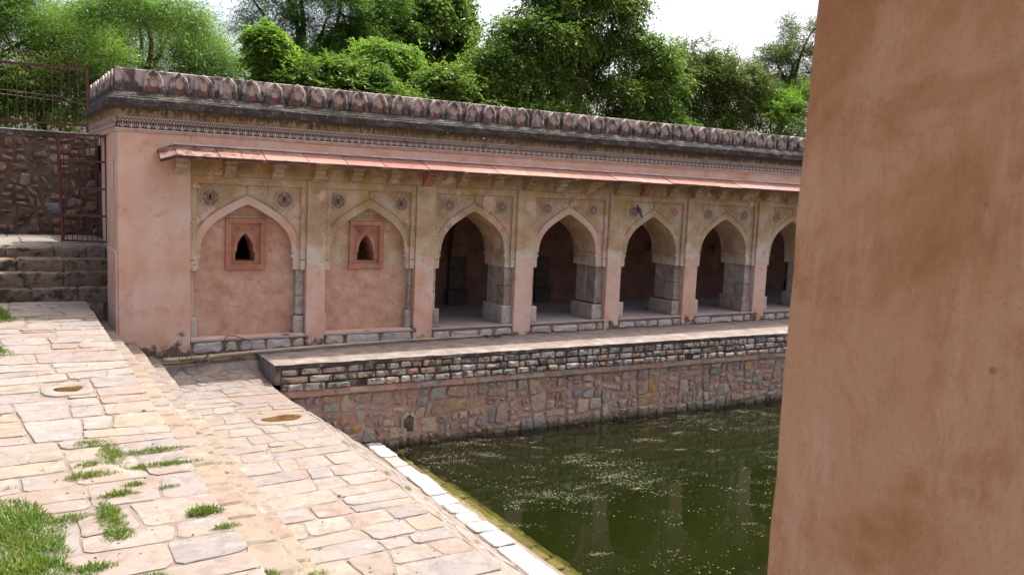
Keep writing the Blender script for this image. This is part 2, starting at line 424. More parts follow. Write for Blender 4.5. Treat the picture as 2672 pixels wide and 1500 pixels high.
M['wet'] = make_stone("wet_submerged_stone", [(0, (0.15, 0.11, 0.055)), (0.5, (0.22, 0.18, 0.095)), (1, (0.18, 0.12, 0.05))], 8, 0.5, 0.5, 0.6)
M['stair'] = make_stone("dark_stair_stone", [(0, (0.12, 0.088, 0.062)), (0.5, (0.18, 0.13, 0.09)), (1, (0.22, 0.16, 0.115))], 7, 0.8, 1.0, stain=((0.028, 0.022, 0.017), 4, 0.50, 0.85), patch=((0.30, 0.24, 0.19), 0.3))
M['wallstone'] = make_stone("brown_rubble_stone", [(0, (0.09, 0.058, 0.045)), (0.25, (0.15, 0.088, 0.056)), (0.5, (0.19, 0.115, 0.068)), (0.66, (0.22, 0.175, 0.135)), (0.80, (0.22, 0.10, 0.06)), (0.92, (0.15, 0.14, 0.135)), (1, (0.27, 0.22, 0.18))], 7, 0.85, 1.0, patch=((0.30, 0.25, 0.20), 0.25))
M['wallmortar'] = make_flat("brown_wall_mortar", [(0.3, (0.045, 0.035, 0.028)), (0.55, (0.11, 0.075, 0.055)), (0.75, (0.19, 0.125, 0.095))], 4, bump=1.0)
M['earth'] = make_flat("dry_earth", [(0.3, (0.10, 0.075, 0.045)), (0.6, (0.17, 0.13, 0.08)), (0.8, (0.09, 0.11, 0.03))], 1.2)
m = Mat("maroon_paint"); m.bsdf(m.ramp(m.noise(9, 4), [(0.3, (0.06, 0.014, 0.015)), (0.7, (0.09, 0.022, 0.022))]), 0.5, m.bump(m.noise(60, 3), 0.1, 0.003), 0.4); M['maroon'] = m.m
m = Mat("weathered_bamboo")
M['bamboo'] = (m.bsdf(m.ramp(m.noise(6, 5, 0.6, sc=(0.4, 3, 3)), [(0.3, (0.17, 0.125, 0.085)), (0.5, (0.30, 0.24, 0.17)), (0.72, (0.40, 0.335, 0.26))]), 0.7), m.m)[1]
m = Mat("rusty_wire"); m.bsdf((0.05, 0.035, 0.028), 0.6); M['wire'] = m.m
m = Mat("bark"); m.bsdf(m.ramp(m.noise(7, 5, 0.7, sc=(1, 1, 0.3)), [(0.3, (0.025, 0.018, 0.013)), (0.7, (0.085, 0.06, 0.042))]), 0.95, m.bump(m.noise(14, 5, 0.7, sc=(1, 1, 0.3)), 0.7, 0.03)); M['bark'] = m.m
m = Mat("reddish_bark"); m.bsdf(m.ramp(m.noise(7, 5, 0.7, sc=(1, 1, 0.3)), [(0.3, (0.04, 0.022, 0.014)), (0.7, (0.12, 0.07, 0.045))]), 0.95, m.bump(m.noise(14, 5, 0.7), 0.6, 0.03)); M['bark_red'] = m.m
M['leaf_feather'] = make_leaf("feathery_leaf", (0.038, 0.101, 0.028), (0.078, 0.172, 0.044), (0.145, 0.237, 0.059), 0.45, 0.02)
M['leaf_broad'] = make_leaf("glossy_broad_leaf", (0.0433, 0.0956, 0.0232), (0.068, 0.134, 0.029), (0.1109, 0.1815, 0.0362), 0.42, 0.015)
M['leaf_vine'] = make_leaf("vine_leaf", (0.0651, 0.1268, 0.0295), (0.097, 0.169, 0.038), (0.1419, 0.2113, 0.0471), 0.42, 0.015)
M['leaf_bright'] = make_leaf("young_bright_leaf", (0.0814, 0.1692, 0.0308), (0.11, 0.216, 0.038), (0.16, 0.2628, 0.0523), 0.45, 0.015)
M['leaf_dull'] = make_leaf("dull_olive_leaf", (0.0485, 0.0819, 0.0228), (0.066, 0.106, 0.028), (0.0914, 0.1307, 0.0352), 0.35, 0.015)
M['grass'] = make_leaf("grass_blade", (0.06, 0.135, 0.02), (0.095, 0.18, 0.03), (0.21, 0.22, 0.07), 0.4, 0.02)
M['scum'] = make_stone("floating_scum", [(0, (0.055, 0.055, 0.025)), (0.5, (0.095, 0.092, 0.05)), (1, (0.16, 0.155, 0.10))], 20, 0.3, 0.3, patch=((0.18, 0.175, 0.12), 0.2))
m = Mat("pier_plaster")
a = m.noise(1.9, 8, 0.66, sc=(1, 1, 0.8), off=(0.4, 0.0, 0.7), dist=0.3)
c = m.ramp(a, [(0.36, (0.235, 0.102, 0.045)), (0.455, (0.325, 0.160, 0.078)), (0.51, (0.39, 0.222, 0.124)), (0.62, (0.425, 0.268, 0.168)), (0.72, (0.47, 0.33, 0.23))])
b = m.noise(3.3, 8, 0.7, off=(2.0, 7.0, 1.0), dist=0.5); c = m.mix(m.math('MULTIPLY', m.step(b, 0.53, 0.64), 0.55), c, (0.275, 0.115, 0.050))
b = m.noise(8.0, 7, 0.72, sc=(1, 1, 0.22)); c = m.mix(m.math('MULTIPLY', m.step(b, 0.52, 0.66), 0.35), c, (0.50, 0.36, 0.26))
b = m.noise(30, 6, 0.75, sc=(1, 1, 0.3)); c = m.mix(m.math('MULTIPLY', m.step(b, 0.50, 0.64), 0.30), c, (0.25, 0.11, 0.05))
b = m.noise(150, 4, 0.8); c = m.mix(m.math('MULTIPLY', m.step(b, 0.53, 0.66), 0.35), c, (0.22, 0.095, 0.045))
pit = m.voro(13, 'F1'); c = m.mix(m.math('MULTIPLY', m.step(pit, 0.10, 0.05), m.math('MULTIPLY', m.step(m.noise(2.7, 3), 0.52, 0.60), 0.7)), c, (0.20, 0.09, 0.045))
n1 = m.bump(m.noise(11, 6, 0.7, sc=(1, 1, 0.5)), 0.7, 0.012)
n2 = m.bump(m.noise(45, 6, 0.75, sc=(1, 1, 0.5)), 0.6, 0.004, n1)
m.bsdf(c, 0.9, m.bump(m.noise(160, 5, 0.8), 0.6, 0.002, n2)); M['pier'] = m.m
m = Mat("pigeon_feathers"); m.bsdf(m.ramp(m.noise(30, 3), [(0.3, (0.035, 0.045, 0.06)), (0.7, (0.085, 0.10, 0.125))]), 0.55); M['pigeon'] = m.m
m = Mat("pigeon_foot"); m.bsdf((0.45, 0.13, 0.12), 0.6); M['pigeon_foot'] = m.m
m = Mat("bowl_water")
gl = m.n("ShaderNodeBsdfGlossy"); gl.inputs['Roughness'].default_value = 0.03
df = m.n("ShaderNodeBsdfDiffuse"); m.put(m.ramp(m.noise(8, 4), [(0.35, (0.05, 0.026, 0.009)), (0.7, (0.115, 0.066, 0.027))]), df.inputs[0])
lw = m.n("ShaderNodeFresnel"); lw.inputs[0].default_value = 1.33
mx = m.n("ShaderNodeMixShader"); m.l(lw.outputs[0], mx.inputs[0]); m.l(df.outputs[0], mx.inputs[1]); m.l(gl.outputs[0], mx.inputs[2]); m.l(mx.outputs[0], m.out.inputs[0]); M['puddle'] = m.m
m = Mat("green_tank_water")
gl = m.n("ShaderNodeBsdfGlossy"); gl.inputs['Roughness'].default_value = 0.02
tr = m.n("ShaderNodeBsdfTransparent")
nb = m.bump(m.noise(5.0, 3, 0.5), 0.06, 0.02); m.l(nb, gl.inputs['Normal'])
fr = m.n("ShaderNodeFresnel"); fr.inputs[0].default_value = 1.33; m.l(nb, fr.inputs['Normal'])
mx = m.n("ShaderNodeMixShader"); m.l(fr.outputs[0], mx.inputs[0]); m.l(tr.outputs[0], mx.inputs[1]); m.l(gl.outputs[0], mx.inputs[2]); m.l(mx.outputs[0], m.out.inputs[0])
pv = m.n("ShaderNodeVolumePrincipled"); pv.inputs['Color'].default_value = (0.0175, 0.0235, 0.0075, 1); pv.inputs['Density'].default_value = 1.05
pv.inputs['Absorption Color'].default_value = (0.25, 0.3, 0.05, 1)
m.l(pv.outputs[0], m.out.inputs['Volume']); M['water'] = m.m

# ------------------------------------------------------------------ mesh helpers
class MB:
    def __init__(s):
        s.v = []; s.f = []; s.mi = []; s.cur = 0
    def add(s, vs, fs):
        o = len(s.v)
        s.v += [tuple(map(float, p)) for p in vs]
        for f in fs:
            s.f.append(tuple(i + o for i in f)); s.mi.append(s.cur)
        return s
    def box(s, x0, x1, y0, y1, z0, z1):
        vs = [(x0, y0, z0), (x1, y0, z0), (x1, y1, z0), (x0, y1, z0), (x0, y0, z1), (x1, y0, z1), (x1, y1, z1), (x0, y1, z1)]
        return s.add(vs, [(0, 3, 2, 1), (4, 5, 6, 7), (0, 1, 5, 4), (1, 2, 6, 5), (2, 3, 7, 6), (3, 0, 4, 7)])
    def hexa(s, b, t):
        return s.add(list(b) + list(t), [(0, 3, 2, 1), (4, 5, 6, 7), (0, 1, 5, 4), (1, 2, 6, 5), (2, 3, 7, 6), (3, 0, 4, 7)])
    def prism(s, poly, f0, f1):            # poly of 2d points, f0/f1 map a 2d point to 3d
        n = len(poly)
        vs = [f0(p) for p in poly] + [f1(p) for p in poly]
        fs = [tuple(range(n))[::-1], tuple(range(n, 2 * n))]
        fs += [(i, (i + 1) % n, n + (i + 1) % n, n + i) for i in range(n)]
        return s.add(vs, fs)
    def tube(s, pts, rad, seg=8, cap=True):
        pts = [Vector(p) for p in pts]
        rs = rad if isinstance(rad, (list, tuple)) else [rad] * len(pts)
        vs = []; up = Vector((0.13, 0.21, 1))
        for i, p in enumerate(pts):
            d = (pts[min(i + 1, len(pts) - 1)] - pts[max(i - 1, 0)]).normalized()
            a = d.cross(up)
            if a.length < 1e-3:
                a = d.cross(Vector((1, 0, 0)))
            a.normalize(); b = d.cross(a)
            for k in range(seg):
                t = 2 * math.pi * k / seg
                vs.append(p + rs[i] * (math.cos(t) * a + math.sin(t) * b))
        fs = []
        for i in range(len(pts) - 1):
            for k in range(seg):
                k2 = (k + 1) % seg
                fs.append((i * seg + k, i * seg + k2, (i + 1) * seg + k2, (i + 1) * seg + k))
        if cap:
            fs.append(tuple(range(seg))[::-1]); fs.append(tuple((len(pts) - 1) * seg + k for k in range(seg)))
        return s.add(vs, fs)
    def ball(s, c, r, nu=10, nv=6, hemi=None):
        vs = []; fs = []
        rx, ry, rz = r if isinstance(r, tuple) else (r, r, r)
        for j in range(nv + 1):
            th = math.pi * j / nv
            for i in range(nu):
                ph = 2 * math.pi * i / nu
                vs.append((c[0] + rx * math.sin(th) * math.cos(ph), c[1] + ry * math.sin(th) * math.sin(ph), c[2] + rz * math.cos(th)))
        for j in range(nv):
            for i in range(nu):
                i2 = (i + 1) % nu
                fs.append((j * nu + i, (j + 1) * nu + i, (j + 1) * nu + i2, j * nu + i2))
        return s.add(vs, fs)
    def build(s, name, mats, parent=None, loc=None, smooth=False, bevel=0.0, label=None, kind=None, segs=1):
        me = bpy.data.meshes.new(name)
        off = world_loc(parent)
        L = Vector(loc) if loc is not None else Vector((0, 0, 0))
        vs = [(p[0] - off.x - L.x, p[1] - off.y - L.y, p[2] - off.z - L.z) for p in s.v]
        me.from_pydata(vs, [], s.f)
        mats = mats if isinstance(mats, (list, tuple)) else [mats]
        for mm in mats:
            me.materials.append(M[mm])
        if len(mats) > 1:
            me.polygons.foreach_set('material_index', s.mi)
        if smooth:
            me.polygons.foreach_set('use_smooth', [True] * len(me.polygons))
        me.update()
        o = link(name, me, parent, L)
        if bevel:
            b = o.modifiers.new("worn_edges", 'BEVEL'); b.width = bevel; b.segments = segs; b.limit_method = 'ANGLE'; b.angle_limit = math.radians(40)
        if label:
            o['label'] = label
        if kind:
            o['kind'] = kind
        return o

def world_loc(p):
    L = Vector((0, 0, 0))
    while p is not None:
        L += p.location; p = p.parent
    return L
def link(name, me, parent=None, loc=(0, 0, 0)):
    o = bpy.data.objects.new(name, me)
    C.objects.link(o)
    o.location = loc
    if parent is not None:
        o.parent = parent
    return o
def clone(o, parent, delta=(0, 0, 0), rotz=0.0):
    c = o.copy(); C.objects.link(c); c.parent = parent
    c.location = Vector(o.location) + Vector(delta)
    if rotz:
        c.rotation_euler.z += rotz
    for ch in list(o.children):
        clone(ch, c)
    return c
def thing(name, label, cat, loc=(0, 0, 0), group=None):
    o = bpy.data.objects.new(name, None); C.objects.link(o); o.location = loc
    o['label'] = label; o['category'] = cat
    if group:
        o['group'] = group
    o.empty_display_size = 0.2
    return o
def struct(o, label):
    o['kind'] = 'structure'; o['label'] = label
    return o

# ------- irregular stones
def clip(poly, nx, ny, d):                   # keep nx*x+ny*y <= d
    out = []
    n = len(poly)
    for i in range(n):
        a = poly[i]; b = poly[(i + 1) % n]
        da = nx * a[0] + ny * a[1] - d; db = nx * b[0] + ny * b[1] - d
        if da <= 0:
            out.append(a)
        if (da < 0) != (db < 0) and da != db:
            t = da / (da - db)
            out.append((a[0] + t * (b[0] - a[0]), a[1] + t * (b[1] - a[1])))
    return out
def area(p):
    return 0.5 * sum(p[i][0] * p[(i + 1) % len(p)][1] - p[(i + 1) % len(p)][0] * p[i][1] for i in range(len(p)))
def inset(poly, g):
    if area(poly) < 0:
        poly = poly[::-1]
    out = list(poly)
    n = len(poly)
    for i in range(n):
        a = poly[i]; b = poly[(i + 1) % n]
        ex, ey = b[0] - a[0], b[1] - a[1]
        L = math.hypot(ex, ey)
        if L < 1e-6:
            continue
        nx, ny = ey / L, -ex / L             # outward for ccw
        out = clip(out, nx, ny, nx * a[0] + ny * a[1] - g)
        if len(out) < 3:
            return []
    return out
def soften(poly, k=0.22, mx=22, cut=0.032, wob=0.010):
    """round the corners of a hewn stone a little and let its long edges wander"""
    pts = [p for i, p in enumerate(poly) if math.dist(p, poly[i - 1]) > 0.012]
    n = len(pts)
    if n < 3:
        return []
    out = []
    for i in range(n):
        a = pts[i - 1]; b = pts[i]; c = pts[(i + 1) % n]
        kk = k * random.uniform(0.6, 1.4); cc = cut * random.uniform(0.5, 1.9)
        for q in (a, c):
            L = math.dist(b, q); t = min(kk, cc / max(L, 1e-6))
            out.append((b[0] + t * (q[0] - b[0]), b[1] + t * (q[1] - b[1])))
    res = []
    for i in range(len(out)):
        a = out[i]; b = out[(i + 1) % len(out)]
        res.append(a)
        L = math.dist(a, b)
        m_ = 0 if L < 0.13 else (1 if L < 0.26 else 2)
        if len(out) + m_ > mx:
            m_ = 0
        for q in range(1, m_ + 1):
            t = q / (m_ + 1) + random.uniform(-0.08, 0.08); j = random.uniform(-wob, wob * 0.7) / L
            res.append((a[0] + t * (b[0] - a[0]) + (b[1] - a[1]) * j, a[1] + t * (b[1] - a[1]) - (b[0] - a[0]) * j))
    return res
def gcells(poly, sizes, aspect=1.5, slant=0.16):
    """split a region again and again by slightly slanted cuts: courses of squared rubble"""
    A = abs(area(poly))
    lim = random.choice(sizes)
    if A < lim * 1.7:
        return [poly]
    us = [p[0] for p in poly]; vs = [p[1] for p in poly]
    w_, h_ = max(us) - min(us), max(vs) - min(vs)
    if w_ / aspect > h_ * random.uniform(0.75, 1.3):
        c = min(us) + w_ * random.uniform(0.36, 0.64); a = random.gauss(0, slant); nx, ny = math.cos(a), math.sin(a); vc = (min(vs) + max(vs)) / 2
        d = nx * c + ny * vc
    else:
        c = min(vs) + h_ * random.uniform(0.36, 0.64); a = random.gauss(0, slant * 0.6); nx, ny = math.sin(a), math.cos(a); uc = (min(us) + max(us)) / 2
        d = nx * uc + ny * c
    p, q = clip(poly, nx, ny, d), clip(poly, -nx, -ny, -d)
    out = []
    for r in (p, q):
        if len(r) >= 3:
            out += gcells(r, sizes, aspect, slant)
    return out
def stone_mb(mb, poly, F, h=0.03, depth=0.05, bev=0.02, rough=0.006, tilt=0.006):
    """a hewn stone over 2d outline poly; F maps (u, v, n) to the world"""
    n = len(poly)
    cx = sum(p[0] for p in poly) / n; cy = sum(p[1] for p in poly) / n
    tx, ty = random.uniform(-tilt, tilt), random.uniform(-tilt, tilt)
    rad = max(math.dist(p, (cx, cy)) for p in poly)
    hh = lambda u, v: h + tx * (u - cx) / max(rad, .05) * 1.5 + ty * (v - cy) / max(rad, .05) * 1.5
    vs = [F(p[0], p[1], -depth) for p in poly]
    vs += [F(p[0], p[1], hh(*p) - bev * random.uniform(0.7, 1.2)) for p in poly]
    top = []
    for p in poly:
        d = math.dist(p, (cx, cy)); t = max(0.2, (d - bev * random.uniform(0.7, 1.8)) / d)
        q = (cx + (p[0] - cx) * t, cy + (p[1] - cy) * t)
        top.append(F(q[0], q[1], hh(*q) + random.uniform(-rough, rough)))
    vs += top
    vs.append(F(cx, cy, hh(cx, cy) + random.uniform(0, rough * 1.6)))
    fs = []
    for i in range(n):
        j = (i + 1) % n
        fs += [(i, j, n + j, n + i), (n + i, n + j, 2 * n + j, 2 * n + i), (2 * n + i, 2 * n + j, 3 * n)]
    mb.add(vs, fs)
def power_cells(u0, u1, v0, v1, pts, stretch=1.3):
    """power diagram cells of weighted seeds in a rectangle"""
    P = np.array([(p[0] / stretch, p[1], p[2]) for p in pts])
    cells = []
    for i in range(len(P)):
        d2 = (P[:, 0] - P[i, 0]) ** 2 + (P[:, 1] - P[i, 1]) ** 2
        idx = np.argsort(d2)[1:28]
        poly = [(u0 / stretch, v0), (u1 / stretch, v0), (u1 / stretch, v1), (u0 / stretch, v1)]
        for j in idx:
            nx, ny = P[j, 0] - P[i, 0], P[j, 1] - P[i, 1]
            d = 0.5 * (P[j, 0] ** 2 + P[j, 1] ** 2 - P[i, 0] ** 2 - P[i, 1] ** 2 + P[i, 2] ** 2 - P[j, 2] ** 2)
            poly = clip(poly, nx, ny, d)
            if len(poly) < 3:
                break
        if len(poly) >= 3:
            cells.append([(p[0] * stretch, p[1]) for p in poly])
        else:
            cells.append(None)
    return cells
def scatter(u0, u1, v0, v1, rs, stretch=1.3, tries=4000, tight=0.95):
    """seeds of mixed radius, big ones first"""
    out = []
    for r, cnt in rs:
        fails = 0; placed = 0
        while placed < cnt and fails < tries:
            u = random.uniform(u0, u1); v = random.uniform(v0, v1)
            ok = all((((u - p[0]) / stretch) ** 2 + (v - p[1]) ** 2) > (tight * (r + p[2])) ** 2 for p in out)
            if ok:
                out.append((u, v, r)); placed += 1
            else:
                fails += 1
    return out
def cells_columns(edges, v0, v1, hmin, hmax, wob=0.03, split=0.15, slant=0.03):
    """columns between successive edges (functions of v), each cut into stones"""
    cells = []
    cols = []
    for k in range(len(edges) - 1):
        cuts = [v0]
        while cuts[-1] < v1:
            cuts.append(cuts[-1] + random.uniform(hmin, hmax))
        cuts[-1] = v1
        if len(cuts) > 2 and cuts[-1] - cuts[-2] < hmin * 0.5:
            cuts.pop(-2)
        sl = [(0, 0)] + [(random.uniform(-slant, slant), random.uniform(-slant, slant)) for _ in cuts[1:-1]] + [(0, 0)]
        for i in range(len(cuts) - 1):
            a, b = cuts[i], cuts[i + 1]
            eL, eR = edges[k], edges[k + 1]
            q = [(eL(a + sl[i][0]), a + sl[i][0]), (eR(a + sl[i][1]), a + sl[i][1]), (eR(b + sl[i + 1][1]), b + sl[i + 1][1]), (eL(b + sl[i + 1][0]), b + sl[i + 1][0])]
            if random.random() < split and (q[1][0] - q[0][0]) > 0.4:
                t = random.uniform(0.35, 0.65); t2 = t + random.uniform(-0.1, 0.1)
                m0 = (q[0][0] + t * (q[1][0] - q[0][0]), q[0][1] + t * (q[1][1] - q[0][1]))
                m1 = (q[3][0] + t2 * (q[2][0] - q[3][0]), q[3][1] + t2 * (q[2][1] - q[3][1]))
                cells.append([q[0], m0, m1, q[3]]); cells.append([m0, q[1], q[2], m1])
            else:
                cells.append(q)
    return cells
def wobble(x0, amp, seed, freq=2.2):
    r = random.Random(seed); ph = [r.uniform(0, 6.28) for _ in range(3)]
    return lambda v: x0(v) + amp * (math.sin(v * freq + ph[0]) * 0.5 + math.sin(v * freq * 2.3 + ph[1]) * 0.35 + math.sin(v * freq * 5.1 + ph[2]) * 0.25)
def lin(a, b):                                # straight line through (y, value) pairs
    return lambda y: a[1] + (y - a[0]) * (b[1] - a[1]) / (b[0] - a[0])

# ------------------------------------------------------------------ ground and terrain
g = MB()
g.add([(-160, 5.95, 3.62), (160, 5.95, 3.62), (160, 300, 3.62), (-160, 300, 3.62)], [(0, 1, 2, 3)])
g.add([(-160, -160, 0.62), (-3.6, -160, 0.62), (-3.6, 5.95, 0.80), (-160, 5.95, 0.80)], [(0, 1, 2, 3)])
g.add([(23.3, -160, 0.62), (160, -160, 0.62), (160, 5.95, 0.62), (23.3, 5.95, 0.62)], [(0, 1, 2, 3)])
g.add([(-3.6, -160, 0.62), (23.3, -160, 0.62), (23.3, -22, 0.62), (-3.6, -22, 0.62)], [(0, 1, 2, 3)])
g.add([(-160, 5.95, 0.80), (-6.2, 5.95, 0.80), (-6.2, 5.95, 3.62), (-160, 5.95, 3.62)], [(0, 1, 2, 3)])
g.add([(23.3, 5.95, 0.62), (160, 5.95, 0.62), (160, 5.95, 3.62), (23.3, 5.95, 3.62)], [(0, 1, 2, 3)])
g.add([(0.3, 4.0, 3.60), (23.3, 4.0, 3.60), (23.3, 5.95, 3.61), (0.3, 5.95, 3.61)], [(0, 1, 2, 3)])
struct(g.build('ground', 'earth'), 'dry earth ground around and behind the stone tank')

# ------------------------------------------------------------------ the arcaded pavilion
B = thing('arcade_building', 'long pink plastered arcade with pointed arches and a crenellated parapet beyond the tank', 'pavilion')
XEND = 23.2
RC = [(1.13, 3.14), (3.50, 5.32), (5.73, 7.64), (8.08, 10.08), (10.49, 12.44), (12.86, 14.87), (15.31, 17.30), (17.72, 19.70), (20.12, 22.10)]
XCS = [2.10, 4.38, 6.66, 9.03, 11.44, 13.80, 16.26, 18.71, 21.11]
HWS = [0.80, 0.76, 0.75, 0.77, 0.765, 0.785, 0.78, 0.78, 0.78]

MB().box(0, 1.13, 0, 0.95, -0.3, 3.70).build('corner_wall', 'pink', B, bevel=0.02, segs=2)
mb = MB(); mb.prism([(0.001, 0.95), (0.2, 4.0), (0.6, 4.0), (0.6, 0.95)], lambda p: (p[0], p[1], -0.2), lambda p: (p[0], p[1], 3.70)); mb.build('side_wall', 'pink', B)
mb = MB(); mb.hexa([(-0.03, 0.012, -0.3), (-0.002, 0.012, -0.3), (-0.002, 1.1, -0.3), (-0.03, 1.1, -0.3)], [(-0.03, 0.012, 1.74), (-0.002, 0.012, 1.77), (-0.002, 1.1, 1.77), (-0.03, 1.1, 1.74)]); mb.build('wall_footing', 'pink', B)
mb = MB(); mb.box(-0.004, 0.01, 0.36, 0.44, 2.72, 3.28); mb.build('slit', 'pier', B)
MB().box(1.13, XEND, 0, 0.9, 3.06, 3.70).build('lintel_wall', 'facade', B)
MB().box(0.001, XEND - 0.01, 0.002, 3.99, 3.705, 4.34).build('roof', 'pink', B)
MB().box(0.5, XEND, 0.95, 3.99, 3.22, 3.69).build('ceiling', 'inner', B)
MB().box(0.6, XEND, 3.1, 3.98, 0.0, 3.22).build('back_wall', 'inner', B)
MB().box(22.1, XEND + 0.04, -0.003, 4.02, -0.3, 3.702).build('end_wall', 'pink', B)
MB().box(XEND - 0.3, XEND + 0.03, 0.004, 4.01, 3.70, 4.72).build('end_parapet', 'merlon', B)
mb = MB()
for (a, b) in RC:
    mb.box(a, b, -0.012, 0.12, 0.195, 0.238)
mb.box(1.0, 22.1, 0.12, 3.1, 0.0, 0.238)
mb.build('arcade_floor', 'floor', B, bevel=0.012)
for k in range(len(RC)):
    x0 = RC[k][1]; x1 = RC[k + 1][0] if k + 1 < len(RC) else 22.1
    if x1 > x0 + 0.05:
        MB().box(x0, x1, 0, 1.0, -0.05, 3.06).build('pilaster', 'facade', B, bevel=0.014, segs=2)

UZ = [(0, 2.585), (0.13, 2.54), (0.26, 2.485), (0.45, 2.395), (0.57, 2.335), (0.68, 2.27), (0.77, 2.20), (0.85, 2.125), (0.915, 2.04), (0.955, 1.95), (0.98, 1.86), (0.99, 1.755)]
FOOT = [(1.015, 1.745), (1.02, 1.715), (0.985, 1.70), (0.985, 1.665), (1.03, 1.64), (1.03, 1.435)]
def arch_wall(mb, xc, w, xl, xr, ztop, F, uz=UZ, foot=FOOT, zs=1.0, z0=0.0):
    half = [(w * u, z0 + zs * z) for u, z in uz + foot]
    top = half[:len(uz)]; leg = half[len(uz) - 1:]
    pr = [(xc - u, z) for u, z in half[::-1]] + [(xc + u, z) for u, z in half[1:]]
    for a, b in zip(pr[:-1], pr[1:]):          # the soffit and reveals
        mb.add([F(a[0], a[1], 0), F(b[0], b[1], 0), F(b[0], b[1], 1), F(a[0], a[1], 1)], [(0, 1, 2, 3)])
    zb = leg[-1][1]
    for sgn, e in ((-1, xl), (1, xr)):
        for d in (0, 1):
            for (u0, za), (u1, zb_) in zip(top[:-1], top[1:]):
                mb.add([F(xc + sgn * u0, za, d), F(xc + sgn * u1, zb_, d), F(xc + sgn * u1, ztop, d), F(xc + sgn * u0, ztop, d)], [(0, 1, 2, 3)])
            us, zs_ = top[-1]
            mb.add([F(xc + sgn * us, zs_, d), F(e, zs_, d), F(e, ztop, d), F(xc + sgn * us, ztop, d)], [(0, 1, 2, 3)])
            for (u0, za), (u1, zb_) in zip(leg[:-1], leg[1:]):
                if abs(za - zb_) > 1e-5:
                    mb.add([F(xc + sgn * u0, za, d), F(xc + sgn * u1, zb_, d), F(e, zb_, d), F(e, za, d)], [(0, 1, 2, 3)])
        mb.add([F(e, zb, 0), F(xc + sgn * leg[-1][0], zb, 0), F(xc + sgn * leg[-1][0], zb, 1), F(e, zb, 1)], [(0, 1, 2, 3)])
def strip(mb, pts, w, y0, y1, closed=False, F=None):
    """raised band of width w along a polyline in the x-z plane, front at y0, back at y1"""
    F = F or (lambda u, z, y: (u, y, z))
    n = len(pts); L = []; R_ = []
    for i in range(n):
        a = pts[i - 1] if (i > 0 or closed) else pts[i]
        b = pts[(i + 1) % n] if (i < n - 1 or closed) else pts[i]
        dx, dz = b[0] - a[0], b[1] - a[1]; l = math.hypot(dx, dz) or 1
        ww = w[i] if isinstance(w, (list, tuple)) else w
        L.append((pts[i][0] - dz / l * ww / 2, pts[i][1] + dx / l * ww / 2)); R_.append((pts[i][0] + dz / l * ww / 2, pts[i][1] - dx / l * ww / 2))
    m_ = n if closed else n - 1
    vs = [F(p[0], p[1], y0) for p in L] + [F(p[0], p[1], y0) for p in R_] + [F(p[0], p[1], y1) for p in L] + [F(p[0], p[1], y1) for p in R_]
    fs = []
    for i in range(m_):
        j = (i + 1) % n
        fs += [(i, j, n + j, n + i), (i, j, 2 * n + j, 2 * n + i), (n + i, n + j, 3 * n + j, 3 * n + i)]
    mb.add(vs, fs)
def annulus(mb, c, r0, r1, y0, y1, n=28):
    strip(mb, [(c[0] + (r0 + r1) / 2 * math.cos(2 * math.pi * k / n), c[1] + (r0 + r1) / 2 * math.sin(2 * math.pi * k / n)) for k in range(n)], r1 - r0, y0, y1, True)
def disc(mb, c, r, y, n=24):
    mb.add([(c[0] + r * math.cos(2 * math.pi * k / n), y, c[1] + r * math.sin(2 * math.pi * k / n)) for k in range(n)], [tuple(range(n))])

